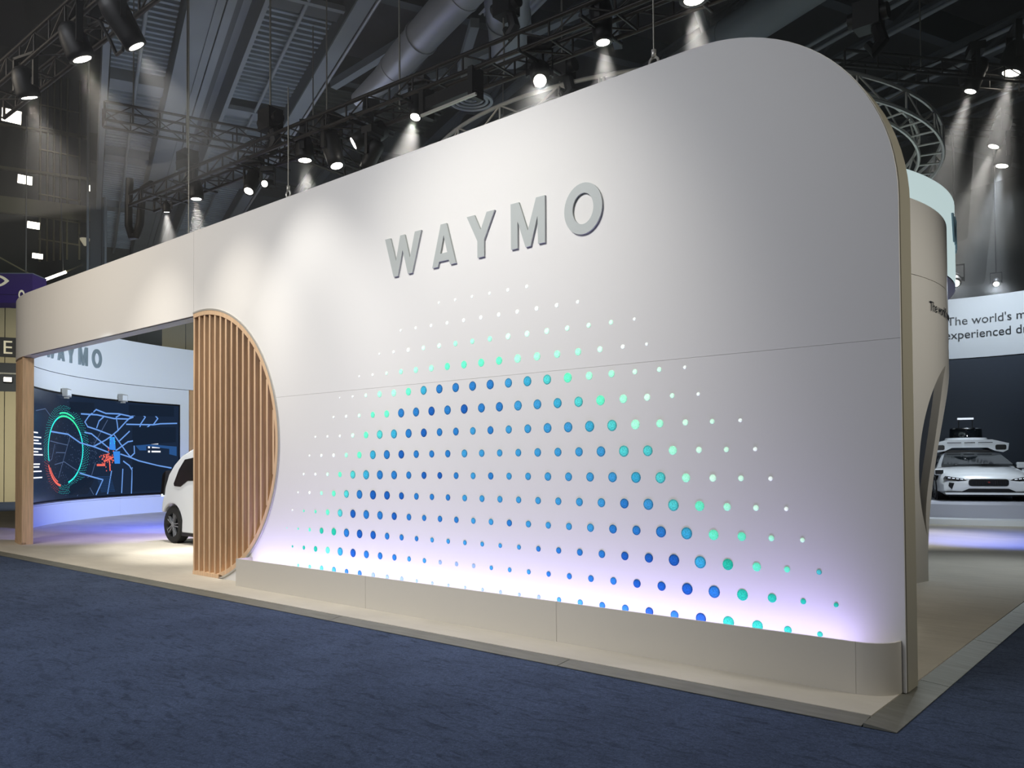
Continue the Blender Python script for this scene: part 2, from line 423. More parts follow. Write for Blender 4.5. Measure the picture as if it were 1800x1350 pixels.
# darker roof beyond the girders
slab(MB(), -12, 37.9, 0.2, 30, 13.6, 13.7).build('roof_deck', 'soffit_dark', ceiling)
slab(MB(), -12, 37.9, -12, 30, 19.9, 20).build('upper_roof', 'soffit_dark', ceiling)
for a in (24.5, 30.5): corrugated(a - 3.2, a + 1.8, 0.7, 5.6, 13.3, 0.3).build('deck_sheet', 'olive', ceiling, fix=False)
b = MB(); pts = []
for i in range(8):
    q0 = 2.45 + i * 0.14; pts += [(q0, 11.3), (q0 + 0.055, 11.3), (q0 + 0.07, 11.36), (q0 + 0.125, 11.36)]
b.add([tuple(hall(a, q0, z)) for q0, z in pts for a in (10.7, 12.1)], [(2 * i, 2 * i + 1, 2 * i + 3, 2 * i + 2) for i in range(len(pts) - 1)]).build('deck_sheet', 'duct', ceiling, fix=False)
for a in (5, 9.5, 14, 18.5, 23, 27.5, 32):
    slab(MB(), a - 0.14, a + 0.14, 0.2, 26, 12.2, 12.28).build('cross_beam', 'girder_dark', ceiling)
    slab(MB(), a - 0.05, a + 0.05, 0.2, 26, 12.28, 13.0).build('cross_beam', 'girder_dark', ceiling)
for b in (2.2, 5.0, 8.2, 11.4, 14.6, 17.8):
    slab(MB(), -10, 37.8, b - 0.12, b + 0.12, 11.5, 11.58).build('purlin', 'girder_dark', ceiling)
    slab(MB(), -10, 37.8, b - 0.12, b + 0.12, 12.1, 12.18).build('purlin', 'girder_dark', ceiling)
    for k in range(16):
        a = -8 + k * 2.8
        bar('web_strut', hall(a, b, 11.55), hall(a + 1.4, b, 12.15), 0.05, 'girder_dark', ceiling, 4)
        bar('web_strut', hall(a + 1.4, b, 12.15), hall(a + 2.8, b, 11.55), 0.05, 'girder_dark', ceiling, 4)
for b in (9.3, 9.6, 10.5, 12.6, 13.2, 15.6):
    bar('pipe', hall(-10, b, 10.9), hall(37, b, 10.9), 0.05, 'girder', ceiling, 8)
# long bottom-chord diagonals of the roof trusses in the middle of the picture
for (a, b, a2, b2) in ((14.2, 3.2, 11.2, 5.2), (12.6, 2.6, 15.6, 3.6), (10.4, 4.6, 12.8, 6.6), (9.0, 5.6, 11.2, 8.0), (17, 0.6, 13, 2.4), (19, 1.0, 16, 3.4)):
    bar('roof_brace', hall(a, b, 11.4), hall(a2, b2, 11.9), 0.1, 'girder', ceiling, 4)

# ------------------------------------------------------------------ raised booth floor with metal edging
booth = thing('booth_floor', 'wrinkled beige carpet of the raised booth floor with metal edge ramp', 'carpet', (-8, 0, 0))
MB().prism_z([(-30, -0.66), (-0.03, -0.66), (-0.03, 26), (-30, 26)], 0.002, FL).build('carpet', 'carpet_beige', booth)
def ramp_x(x0, x1):
    MB().prism([(-0.665, 0.026), (-0.665, 0.003), (-0.84, 0.003), (-0.84, 0.008)], lambda y, z: (x0, y, z), lambda y, z: (x1, y, z)).build('edge_strip', 'alu', booth)
xs = [-30, -24.1, -21.0, -18.0, -15.0, -12.1, -9.6, -8.25, -5.4, -2.4, -0.03]
for a, b in zip(xs[:-1], xs[1:]): ramp_x(a + 0.004, b - 0.004)
ys = [-0.84, 0.45, 2.2, 3.95, 6.0, 8.4, 11, 14, 18, 26]
for i, (a, b) in enumerate(zip(ys[:-1], ys[1:])):
    w = 0.17
    MB().prism([(-0.025, 0.026), (-0.025, 0.003), (w, 0.003), (w, 0.008)], lambda x, z: (x, a + 0.004, z), lambda x, z: (x, b - 0.004, z)).build('edge_strip', 'alu', booth)

# ================================================================== FRONT WALL
WT, XL = 5.07, -9.74
CX, CZ, RC = -9.5, 1.92, 1.95                                          # circular cut that holds the slat screen
RR = 1.57                                                              # rounded top corner
def circ(cx, cz, r, a0, a1, n): return [(cx + r * math.cos(math.radians(a0 + (a1 - a0) * i / n)), cz + r * math.sin(math.radians(a0 + (a1 - a0) * i / n))) for i in range(n + 1)]
front = thing('booth_wall', 'tall white booth wall with rounded top corner, raised grey lettering and glowing dots', 'wall', (-5, 0, FL))
def ang(z): return math.degrees(math.asin((z - CZ) / RC))
aT = 180 - math.degrees(math.acos((CX - XL) / RC))                     # circle meets the straight opening edge
corner = circ(-RR, WT - RR, RR, 90, 0, 24)
SEAM = 2.50
up = [(XL, WT)] + corner + [(0, SEAM + 0.001)] + circ(CX, CZ, RC, ang(SEAM + 0.001), aT, 28)
lo = circ(CX, CZ, RC, ang(FL), ang(SEAM - 0.001), 28) + [(0, SEAM - 0.001), (0, FL)]
MB().prism_y(up, 0.0, 0.02).build('upper_panel', 'wall', front)
MB().prism_y(lo, 0.0, 0.02).build('lower_panel', 'wall', front)
core = [(XL, WT - 0.004)] + circ(-RR, WT - RR, RR - 0.004, 90, 0, 24) + [(-0.004, FL)] + circ(CX, CZ, RC, ang(FL), aT, 48)
MB().prism_y(core, 0.02, 0.262, True).build('core', 'wall_edge', front)
# edge cap following the right-hand profile
prof = [(-6.0, WT)] + corner + [(0, FL)]
inn = [(-6.0, WT - 0.02)] + circ(-RR, WT - RR, RR - 0.02, 90, 0, 24) + [(-0.02, FL)]
cap = MB(); n = len(prof)
vs = []
for (x, z), (xi, zi) in zip(prof, inn):
    e = 0.006
    vs += [(x + (e if x > -RR - 0.01 and z < WT - 1e-6 else 0), 0.024, z + (e if z > WT - RR else 0)), (x + (e if x > -RR - 0.01 and z < WT - 1e-6 else 0), 0.272, z + (e if z > WT - RR else 0)), (xi, 0.272, zi), (xi, 0.024, zi)]
fs = []
for i in range(n - 1):
    for k in range(4): fs.append((i * 4 + k, i * 4 + (k + 1) % 4, (i + 1) * 4 + (k + 1) % 4, (i + 1) * 4 + k))
cap.add(vs, fs, True).build('edge_cap', 'wall_edge', front)
# fascia over the opening and its curved end
FZ = 3.82
XF, RF = -16.15, 4.6
MB().prism_y([(XF + 0.003, FZ), (XL - 0.004, FZ), (XL - 0.004, WT), (XF + 0.003, WT)], 0.0, 0.27).build('fascia_panel', 'wall', front)
MB().arc((XF, RF), RF - 0.27, RF, 270, 250.5, FZ, WT, 28).build('fascia_panel', 'wall', front)
MB().box(XF, XL, 0.03, 0.24, FZ - 0.012, FZ - 0.001).build('soffit', 'panel_white', front)

# raised letters (outlines in metres on the wall)
GLYPH = {
 'W': [[(-5.435, 4.165), (-5.344, 4.165), (-5.252, 3.892), (-5.18, 4.165), (-5.107, 4.165), (-5.025, 3.892), (-4.942, 4.165), (-4.841, 4.165), (-4.987, 3.72), (-5.057, 3.72), (-5.141, 3.997), (-5.222, 3.72), (-5.293, 3.72)]],
 'A': [[(-4.54, 4.165), (-4.454, 4.165), (-4.497, 4.042), (-4.55, 3.855), (-4.568, 3.773), (-4.587, 3.72), (-4.672, 3.72)], [(-4.454, 4.165), (-4.318, 3.72), (-4.402, 3.72), (-4.425, 3.773), (-4.444, 3.855), (-4.497, 4.042)], [(-4.568, 3.773), (-4.55, 3.855), (-4.444, 3.855), (-4.425, 3.773)]],
 'Y': [[(-4.158, 4.167), (-4.05, 4.167), (-3.965, 3.999), (-3.881, 4.167), (-3.775, 4.167), (-3.919, 3.893), (-3.919, 3.722), (-4.011, 3.722), (-4.011, 3.893)]],
 'M': [[(-3.562, 4.175), (-3.457, 4.175), (-3.346, 3.876), (-3.241, 4.175), (-3.134, 4.175), (-3.136, 3.726), (-3.22, 3.726), (-3.226, 3.994), (-3.314, 3.721), (-3.376, 3.721), (-3.474, 3.991), (-3.476, 3.726), (-3.56, 3.726)]],
}
def oval(cx, cz, rx, rz, n=40): return [(cx + rx * math.cos(2 * PI * i / n), cz + rz * math.sin(2 * PI * i / n)) for i in range(n)]
O_OUT, O_IN = oval(-2.693, 3.957, 0.212, 0.236), oval(-2.693, 3.957, 0.117, 0.143)
def glyph(mbx, ch, f0, f1):
    """f0, f1: map outline points to the front and back face"""
    if ch != 'O':
        for poly in GLYPH[ch]: mbx.prism(poly, f0, f1)
    else:
        n = len(O_OUT); vs = [f0(*p) for p in O_OUT] + [f0(*p) for p in O_IN] + [f1(*p) for p in O_OUT] + [f1(*p) for p in O_IN]
        fs = []
        for i in range(n):
            j = (i + 1) % n
            fs += [(i, j, n + j, n + i), (2 * n + j, 2 * n + i, 3 * n + i, 3 * n + j), (i, 2 * n + i, 2 * n + j, j), (n + i, n + j, 3 * n + j, 3 * n + i)]
        mbx.add(vs, fs)
    return mbx
for ch in 'WAYMO':
    glyph(MB(), ch, lambda x, z: (x, -0.022, z), lambda x, z: (x, -0.002, z)).build('letter', 'letter', front)

# glowing dots: rows of a halftone pattern, (first half-step column, sizes in pixels/5, colours)
DOT = {'w': '#F4FFF8', 'p': '#D2FFE4', 'm': '#A4F7D2', 'g': '#66E8BC', 't': '#58DAD6', 'c': '#3FB2D4', 'l': '#419FD4', 'b': '#2E80C6', 'd': '#1F62B4', 'e': '#2CC9A2', 's': '#93B4D6'}
def dot_mat(k):
    h = DOT[k]
    m = bpy.data.materials.new('dot_' + {'w': 'white', 'p': 'pale_mint', 'm': 'mint', 'g': 'green', 't': 'turquoise', 'c': 'cyan', 'l': 'sky_blue', 'b': 'blue', 'd': 'deep_blue', 'e': 'emerald', 's': 'grey_blue'}[k])
    m.use_nodes = True; nt = m.node_tree; b = nt.nodes['Principled BSDF']
    tc = nt.nodes.new('ShaderNodeTexCoord')
    fl_ = nt.nodes.new('ShaderNodeVectorMath'); fl_.operation = 'MULTIPLY'; fl_.inputs[1].default_value = (1, 0, 1); nt.links.new(tc.outputs['Object'], fl_.inputs[0])
    vo = nt.nodes.new('ShaderNodeTexVoronoi'); vo.inputs['Scale'].default_value = 4.5; nt.links.new(fl_.outputs[0], vo.inputs['Vector'])
    mr = nt.nodes.new('ShaderNodeMapRange'); mr.inputs[1].default_value = 0.0; mr.inputs[2].default_value = 0.7; mr.inputs[3].default_value = 1.3; mr.inputs[4].default_value = 0.78
    nt.links.new(vo.outputs['Distance'], mr.inputs[0])
    le = nt.nodes.new('ShaderNodeVectorMath'); le.operation = 'LENGTH'; nt.links.new(fl_.outputs[0], le.inputs[0])
    rm = nt.nodes.new('ShaderNodeMapRange'); rm.inputs[1].default_value = 0.74; rm.inputs[2].default_value = 0.86; rm.inputs[3].default_value = 1.0; rm.inputs[4].default_value = 0.55 if k in 'cbdlt' else 0.85
    nt.links.new(le.outputs['Value'], rm.inputs[0])
    mm = nt.nodes.new('ShaderNodeMath'); mm.operation = 'MULTIPLY'; nt.links.new(mr.outputs[0], mm.inputs[0]); nt.links.new(rm.outputs[0], mm.inputs[1])
    sc = nt.nodes.new('ShaderNodeVectorMath'); sc.operation = 'SCALE'; sc.inputs[0].default_value = lin(h)[:3]
    nt.links.new(mm.outputs[0], sc.inputs['Scale'])
    nt.links.new(sc.outputs[0], b.inputs['Base Color']); nt.links.new(sc.outputs[0], b.inputs['Emission Color'])
    b.inputs['Emission Strength'].default_value = 0.6 if k in 'wpmg' else 0.3
    b.inputs['Roughness'].default_value = 0.35
    return m
DM = {k: dot_mat(k) for k in DOT}
ROWS = [
 (11.5, 'wwwwww', [22, 25, 26, 29, 31, 33]),
 (9, 'wwwwwwwwwww', [22, 26, 30, 32, 35, 37, 38, 38, 42, 40, 32]),
 (7.5, 'wwwppmmmppppppw', [20, 28, 40, 42, 45, 48, 48, 50, 56, 54, 54, 48, 44, 42, 28]),
 (6, 'wwpmmmggggmmmmpww', [18, 24, 32, 46, 54, 58, 64, 68, 72, 72, 76, 74, 68, 66, 54, 40, 30]),
 (4.5, 'wwpmmgcbbbblctgmmppw', [14, 22, 34, 56, 62, 68, 78, 80, 82, 84, 86, 84, 90, 88, 88, 72, 64, 48, 44, 31]),
 (4, 'wwpggbbdbdbbllctgmppw', [22, 28, 36, 54, 64, 80, 80, 80, 82, 84, 82, 84, 88, 88, 90, 92, 90, 78, 62, 44, 33]),
 (2.5, 'wwwpgtcbdbblbllllctmmppw', [20, 24, 26, 40, 60, 76, 80, 80, 76, 70, 70, 68, 72, 72, 78, 88, 92, 98, 100, 88, 71, 55, 44, 35]),
 (2, 'wwwmgcbdbbbllllllllttmppw', [20, 28, 34, 42, 60, 78, 80, 74, 68, 64, 66, 70, 66, 64, 68, 76, 78, 82, 92, 100, 96, 80, 55, 47, 38]),
 (1.5, 'wwpgtcbbbddblbllllllctmppw', [24, 26, 32, 48, 70, 82, 80, 76, 66, 64, 60, 60, 60, 64, 62, 66, 74, 76, 82, 90, 98, 100, 80, 64, 51, 40]),
 (1, 'wwmgtbdddbbbllllllllbltgmpw', [18, 28, 36, 52, 68, 78, 82, 76, 64, 60, 56, 56, 58, 60, 60, 60, 64, 68, 74, 80, 88, 100, 104, 89, 69, 51, 38]),
 (0.5, 'wgggtdbbdbbbbllbllllbbbcggmp', [18, 22, 30, 50, 66, 74, 78, 74, 68, 60, 54, 56, 56, 54, 56, 60, 60, 60, 64, 74, 80, 84, 100, 107, 93, 78, 51, 40]),
 (0, 'gggeebddbbbllllllbbbbdddceggt', [10, 20, 34, 54, 66, 74, 76, 74, 60, 54, 46, 44, 44, 44, 44, 42, 44, 50, 56, 62, 70, 76, 84, 104, 109, 100, 78, 53, 47]),
 (0.5, 'eeegcdbbbllssslllbbbbdddbeeee', [22, 36, 50, 60, 72, 74, 68, 62, 56, 46, 44, 40, 40, 40, 40, 42, 44, 48, 54, 60, 66, 76, 82, 104, 109, 102, 80, 51, 42]),
 (1, 'ggtcbbsssssssssssllbbdbdeeee', [30, 40, 52, 58, 52, 56, 50, 46, 46, 32, 32, 30, 30, 34, 36, 34, 40, 48, 58, 64, 70, 80, 80, 100, 105, 100, 70, 50]),
]
_dots = {}
def disc_mesh(k):
    if k not in _dots:
        b = MB(); b.lathe([(0.9, 0.0), (1.0, -0.12), (0.96, -0.28), (0.8, -0.36), (0.0, -0.4)], 16, axis='y')
        me = bpy.data.meshes.new('light_disc'); me.from_pydata(b.v, [], b.f); me.polygons.foreach_set('use_smooth', [True] * len(me.polygons))
        bm = bmesh.new(); bm.from_mesh(me); bmesh.ops.recalc_face_normals(bm, faces=bm.faces[:]); bm.to_mesh(me); bm.free()
        me.materials.append(DM[k]); _dots[k] = me
    return _dots[k]
for r, (c0, cols, sizes) in enumerate(ROWS):
    assert len(cols) == len(sizes), (r, len(cols), len(sizes))
    z = 3.34255 - 0.22955 * r
    for i, (k, s) in enumerate(zip(cols, sizes)):
        x = -7.382 + 0.2425 * (c0 + i)
        D = (x - CAM.x) * Fv.x + (0 - CAM.y) * Fv.y + (z - CAM.z) * Fv.z
        rad = s / 5 / 1447 * D / 2
        place('light_disc', disc_mesh(k), Matrix.Translation((x, 0, z)) @ Matrix.Diagonal((rad, 0.011, rad, 1)), front)

# ------------------------------------------------------------------ lit trough along the foot of the wall
tr = thing('light_trough', 'low warm white trough with rounded end glowing along the foot of the wall', 'planter', (-4, -0.1, FL))
TZ, TY = 0.388, -0.235
for a, b in ((-8.2, -5.54), (-5.54, -2.87), (-2.87, -0.26)): MB().box(a + 0.002, b - 0.002, TY, TY + 0.018, FL, TZ).build('front_panel', 'trough', tr)
MB().arc((-0.26, -0.001), 0.216, 0.234, 270, 360, FL, TZ, 14).build('front_panel', 'trough', tr)
MB().box(-8.2, -8.182, TY + 0.018, -0.002, FL, TZ).build('end_panel', 'trough', tr)
MB().box(-8.18, -0.27, TY + 0.02, -0.002, FL, FL + 0.05).build('base_board', 'trough', tr)
MB().box(-8.12, -0.28, -0.19, -0.15, 0.115, 0.13).build('led_strip', 'led_strip', tr)
for x in (-8.0, -6.0, -4.0, -2.0, -0.4): MB().box(x - 0.02, x + 0.02, -0.19, -0.15, FL + 0.05, 0.115).build('led_bracket', 'grey_box', tr)
TL = area_light('trough_light', (-4.2, -0.17, 0.14), (-4.2, -0.02, 1.6), 7.8, 0.08, 33, (0.52, 0.44, 1.0), 95)
TL.parent = tr; TL.location -= Vector((-4, -0.1, FL))

# ------------------------------------------------------------------ oak slat screen filling the circular cut
sl = thing('slat_screen', 'half round oak slat screen with arched rim beside the open doorway', 'screen', (-9, 0.1, FL))
ro, ri = RC - 0.012, RC - 0.075
rim = circ(CX, CZ, ro, ang(FL + 0.03) if True else 0, aT, 56); rimi = circ(CX, CZ, ri, -76.0, 97.0, 56)
vs = []
for (x, z), (xi, zi) in zip(rim, rimi): vs += [(x, -0.012, z), (x, 0.265, z), (xi, 0.265, max(zi, FL + 0.01)), (xi, -0.012, max(zi, FL + 0.01))]
fs = [(i * 4 + k, i * 4 + (k + 1) % 4, i * 4 + 4 + (k + 1) % 4, i * 4 + 4 + k) for i in range(len(rim) - 1) for k in range(4)] + [(0, 1, 2, 3), (len(vs) - 1, len(vs) - 2, len(vs) - 3, len(vs) - 4)]
MB().add(vs, fs).build('rim', 'wood', sl)
lip = circ(CX, CZ, RC + 0.012, ang(FL + 0.005) * 1.0 + 2, aT, 56); lipi = circ(CX, CZ, RC - 0.012, -76, aT, 56)
vs = []
for (x, z), (xi, zi) in zip(lip, lipi): vs += [(x, -0.016, z), (x, 0.0, z), (xi, 0.0, zi), (xi, -0.016, zi)]
MB().add(vs, [(i * 4 + k, i * 4 + (k + 1) % 4, i * 4 + 4 + (k + 1) % 4, i * 4 + 4 + k) for i in range(len(lip) - 1) for k in range(4)]).build('lip', 'silver', sl)
MB().box(-9.74, -9.02, -0.012, 0.265, FL, FL + 0.055).build('bottom_rail', 'wood', sl)
MB().box(-9.745, -9.60, 0.2, 0.262, FL + 0.05, 3.8).build('back_panel', 'wood_dark', sl)
pitch = 0.1455
for k in range(16):
    x = -9.74 + k * pitch; w = 0.04
    xc = x + w
    if abs(xc - CX) >= ri - 0.02: continue
    h = math.sqrt(max(0, (ri + 0.01) ** 2 - max(abs(x - CX), abs(xc - CX)) ** 2))
    MB().box(x, x + w, -0.004, 0.262, max(FL + 0.02, CZ - h), CZ + h).build('slat', 'wood', sl)

# ------------------------------------------------------------------ slatted post at the other side of the opening
po = thing('slatted_post', 'curved oak slatted post carrying the far end of the white fascia', 'post', (XF - 1.3, 0.3, FL))
a_j = 270 - 5.5
def parc(r0, r1, a0, a1, z0, z1, n=3): return MB().arc((XF, RF), r0, r1, a0, a1, z0, z1, n)
parc(RF - 0.21, RF - 0.005, a_j - 0.5, a_j, FL, FZ - 0.02).build('jamb', 'wood', po)
parc(RF - 0.2, RF - 0.06, a_j - 14.2, a_j - 0.5, FL, FZ - 0.02, 14).build('back_panel', 'wood_dark', po)
for k in range(9):
    a = a_j - 1.0 - 1.45 * k
    parc(RF - 0.08, RF - 0.005, a - 0.85, a, FL + 0.02, FZ - 0.04, 2).build('slat', 'wood', po)
parc(RF - 0.08, RF, a_j - 14.2, a_j, FL, FL + 0.04, 14).build('bottom_rail', 'wood', po)

# ================================================================== INSIDE THE BOOTH: CURVED VIDEO WALL
LC, LR = (-16.21, 9.32), 9.0
def lw(a, r, z): t = math.radians(a); return Vector((LC[0] + r * math.cos(t), LC[1] + r * math.sin(t), z))
cw = thing('curved_wall', 'pale curved inner wall with grey lettering behind the open doorway', 'wall', lw(205, LR, FL))
A0, A1 = 187.9, 238
MB().arc(LC, LR, LR + 0.25, A0, A1, 0.56, 4.135, 60).build('wall_panel', 'panel_white', cw)
MB().arc(LC, LR - 0.01, LR + 0.3, A0 - 14, A1, 4.15, 5.53, 60).build('header_band', 'panel_white', cw)
for a, a2 in ((188.3, 205.8), (205.8, 223.3), (223.3, 238.0)):
    MB().arc(LC, LR - 0.004, LR + 0.2, a + 0.02, a2 - 0.02, FL, 0.552, 24).build('base_panel', 'panel_white', cw)
def wall_glyphs(parent, c, r_of, a_of, mirror, sx, sz, z0, material, dr, chars='WAYMO'):
    for ch in chars:
        mbx = MB()
        def mk(rr):
            def f(x, z):
                t = math.radians(a_of((x + 5.435) * sx)); return Vector((c[0] + (r_of + rr) * math.cos(t), c[1] + (r_of + rr) * math.sin(t), z0 + (z - 3.72) * sz))
            return f
        glyph(mbx, ch, mk(dr), mk(0)); mbx.build('letter', material, parent)
wall_glyphs(cw, LC, LR - 0.013, lambda s: 230.9 - math.degrees(s / LR), False, 1.03, 1.2, 4.5, 'letter_dark', -0.04)
MB().arc(LC, LR - 0.02, LR + 0.24, 180.5, 187.8, FL, 4.14, 8).build('oak_return', 'wood_dark', cw)

vs_ = thing('video_wall', 'large curved screen showing a blue city map with a glowing teal ring', 'screen', lw(210, LR - 0.05, 0.66))
MB().arc(LC, LR - 0.06, LR - 0.004, 190.4, 238, 0.63, 3.62, 48).build('bezel', 'black', vs_)
def screen_mat(name, h, es):
    return mat(name, '#05070A', 0.25, emit=h, es=es, spec=0.3)
M['scr_base'] = screen_mat('screen_navy', '#1C2A40', 0.9)
M['scr_dark'] = screen_mat('screen_dark_block', '#172335', 0.9)
M['scr_patch'] = screen_mat('screen_blue_patch', '#2C568F', 0.9)
M['scr_road'] = screen_mat('screen_road_blue', '#6E9EE8', 1.0)
M['scr_thin'] = screen_mat('screen_road_thin', '#5A6F96', 0.8)
M['scr_teal'] = screen_mat('screen_teal', '#2FE0D8', 1.3)
M['scr_green'] = screen_mat('screen_green', '#3BE8A8', 1.2)
M['scr_blue'] = screen_mat('screen_bright_blue', '#3C8BEA', 1.0)
M['scr_red'] = screen_mat('screen_red', '#F06A5C', 1.1)
M['scr_white'] = screen_mat('screen_white', '#F4F6FF', 1.2)
MB().arc(LC, LR - 0.065, LR - 0.061, 190.75, 237.8, 0.68, 3.57, 48).build('picture', 'scr_base', vs_)
RS = LR - 0.066
def ribbon(mbx, pts, w, d=0.001):
    """flat printed line on the screen: pts are (angle, height)"""
    P = [(a * PI / 180 * RS, z) for a, z in pts]
    for i in range(len(P) - 1):
        (s0, z0), (s1, z1) = P[i], P[i + 1]
        L = math.hypot(s1 - s0, z1 - z0)
        if L < 1e-5: continue
        n_ = max(1, int(abs(s1 - s0) / 0.4)); ux, uz = (s1 - s0) / L, (z1 - z0) / L
        for j in range(n_):
            q = [(s0 + (s1 - s0) * (j + e) / n_ + ux * w * 0.4 * (1 if e else -1), z0 + (z1 - z0) * (j + e) / n_ + uz * w * 0.4 * (1 if e else -1)) for e in (0, 1)]
            c4 = [(q[0][0] - uz * w / 2, q[0][1] + ux * w / 2), (q[0][0] + uz * w / 2, q[0][1] - ux * w / 2), (q[1][0] + uz * w / 2, q[1][1] - ux * w / 2), (q[1][0] - uz * w / 2, q[1][1] + ux * w / 2)]
            k = len(mbx.v)
            for s_, z_ in c4:
                mbx.v.append(tuple(lw(math.degrees(s_ / RS), RS - d, z_)))
            mbx.f.append((k, k + 1, k + 2, k + 3)); mbx.smooth.append(False)
    return mbx
def patch(mbx, pts, d): return mbx.add([tuple(lw(a, RS - d, z)) for a, z in pts], [tuple(range(len(pts)))])
ROADS = [[(218.1, 3.086), (213.1, 3.101), (208.1, 3.026), (204.1, 3.041), (202.8, 3.11)], [(213.4, 3.254), (210.5, 3.166), (206.7, 3.183), (203.6, 3.134)], [(213.4, 3.254), (215.7, 3.037), (216.9, 2.862), (216.0, 2.729), (213.3, 2.661), (208.9, 2.512)], [(200.4, 3.495), (199.8, 3.316), (200.5, 3.234), (203.0, 3.153), (204.6, 2.977), (207.0, 2.667), (208.9, 2.483), (210.5, 2.361), (214.2, 2.151)], [(206.2, 3.173), (207.5, 3.074), (207.2, 2.871), (207.0, 2.696)], [(211.1, 3.061), (212.5, 2.921), (213.2, 2.718)], [(200.5, 3.234), (199.5, 3.135), (200.7, 2.912), (201.0, 2.789), (200.2, 2.686)], [(197.6, 3.303), (196.2, 3.111), (197.4, 2.901)], [(204.6, 2.873), (197.4, 2.901), (195.5, 2.944), (191.3, 2.983)], [(198.2, 2.897), (200.2, 2.671), (201.5, 2.483), (202.1, 2.375), (204.2, 2.323), (207.5, 2.05)], [(198.9, 2.385), (202.1, 2.366)], [(203.8, 2.653), (206.7, 2.33)], [(229.2, 2.518), (222.6, 2.475), (218.4, 2.249), (214.2, 2.151), (209.7, 1.988)], [(216.9, 2.558), (214.8, 2.527), (210.5, 2.188), (209.4, 2.104)], [(208.0, 2.515), (204.8, 2.024), (203.5, 1.846), (202.4, 1.967), (202.5, 2.238)], [(206.2, 1.934), (203.8, 1.846), (201.2, 1.725), (196.2, 1.567), (192.7, 1.483)], [(203.0, 1.501), (194.2, 1.25)], [(205.4, 1.712), (203.8, 1.577), (203.0, 1.426), (203.2, 0.708)], [(208.8, 1.409), (209.9, 0.735)], [(205.6, 1.461), (205.9, 0.739)], [(218.4, 1.375), (211.3, 1.158), (213.3, 0.728)]]
THIN = [[(229.5, 2.262), (222.6, 2.169)], [(221.9, 2.398), (226.0, 1.264)], [(227.5, 1.628), (223.9, 1.705), (218.4, 1.403)], [(217.1, 1.262), (214.1, 0.734)], [(215.6, 1.285), (219.3, 0.727)], [(236.5, 3.007), (231.7, 3.103), (229.6, 2.946)], [(210.0, 2.968), (214.2, 2.179)], [(213.6, 1.673), (214.7, 1.311)], [(227.6, 2.167), (228.7, 1.782), (229.9, 1.706)], [(227.0, 1.958), (223.6, 1.955)]]
BLOCKS = [[(222, 3.4), (214, 3.45), (214, 3.15), (222, 3.1)], [(204, 3.5), (192, 3.55), (192, 3.2), (204, 3.15)], [(203, 2.8), (191.5, 2.85), (191.5, 2.35), (203, 2.2)], [(203, 1.75), (191.5, 1.4), (191.5, 0.75), (203, 0.75)], [(217, 1.25), (213.8, 1.2), (216, 0.76), (222, 0.76), (222, 1.0)]]
b = MB()
for q in BLOCKS: patch(b, q, 0.0004)
b.build('map_block', 'scr_dark', vs_, kind='stuff')
b = MB()
for q in ([(202.2, 2.223), (199.2, 2.277), (199.2, 2.062), (201.0, 2.059)], [(193.2, 2.212), (191.3, 2.199), (191.3, 1.88), (193.2, 1.943)], [(199.2, 2.27), (193.2, 2.212), (193.2, 2.12), (199.2, 2.2)], [(194.9, 1.44), (192.7, 1.483), (194.0, 1.217)]): patch(b, q, 0.0008)
b.build('map_patch', 'scr_patch', vs_, kind='stuff')
b = MB()
for q in ([(209.3, 2.452), (207.9, 2.458), (207.6, 2.049), (209.5, 2.075)], [(208.4, 2.019), (206.4, 2.022), (206.4, 1.639), (207.9, 1.64)]): patch(b, q, 0.0016)
b.build('map_tower', 'scr_blue', vs_, kind='stuff')
b = MB()
for q in ROADS: ribbon(b, q, 0.042, 0.0012)
b.build('map_road', 'scr_road', vs_, kind='stuff')
b = MB()
for q in THIN: ribbon(b, q, 0.022, 0.001)
b.build('map_lane', 'scr_thin', vs_, kind='stuff')
RC0, RW, RH = (223.9, 2.034), 6.35, 0.935
def rp(t, k): return (RC0[0] - RW * k * math.cos(math.radians(t)), RC0[1] + RH * k * math.sin(math.radians(t)))   # t: 0 = right, 90 = up
b = MB(); ribbon(b, [rp(t, 1.0) for t in range(-75, 40, 4)], 0.05, 0.002); ribbon(b, [rp(t, 1.0) for t in range(110, 200, 4)], 0.05, 0.002); b.build('ring_arc', 'scr_teal', vs_)
b = MB(); ribbon(b, [rp(t, 1.0) for t in range(36, 114, 4)], 0.05, 0.002); ribbon(b, [rp(t, 1.1) for t in range(60, 106, 4)], 0.04, 0.002); b.build('ring_arc', 'scr_green', vs_)
b = MB(); ribbon(b, [rp(t, 1.07) for t in range(206, 262, 4)], 0.06, 0.002); ribbon(b, [rp(t, 1.0) for t in range(212, 250, 4)], 0.03, 0.002); b.build('ring_arc', 'scr_red', vs_)
rng = random.Random(3)
def dots(name, m, lst, w=0.016):
    b = MB()
    for a, z in lst:
        da = math.degrees(w / 2 / RS); patch(b, [(a - da, z - w / 2), (a + da, z - w / 2), (a + da, z + w / 2), (a - da, z + w / 2)], 0.0022)
    b.build(name, m, vs_, kind='stuff')
halo = [rp(t + 2 * j, 1.06 + 0.06 * j + rng.uniform(-0.015, 0.015)) for j in range(5) for t in range(0, 360, 4)]
dots('ring_spark', 'scr_teal', [p for i, p in enumerate(halo) if not (2.0 - p[1] > 0.25 and p[0] > 226)])
dots('ring_spark', 'scr_red', [p for i, p in enumerate(halo) if (2.0 - p[1] > 0.25 and p[0] > 226)])
dots('ring_spark', 'scr_thin', [rp(rng.uniform(0, 360), rng.uniform(0.35, 1.5)) for _ in range(170)], 0.018)
dots('ring_spark', 'scr_thin', [(rng.uniform(211, 219), rng.uniform(1.6, 2.4)) for _ in range(120)], 0.018)
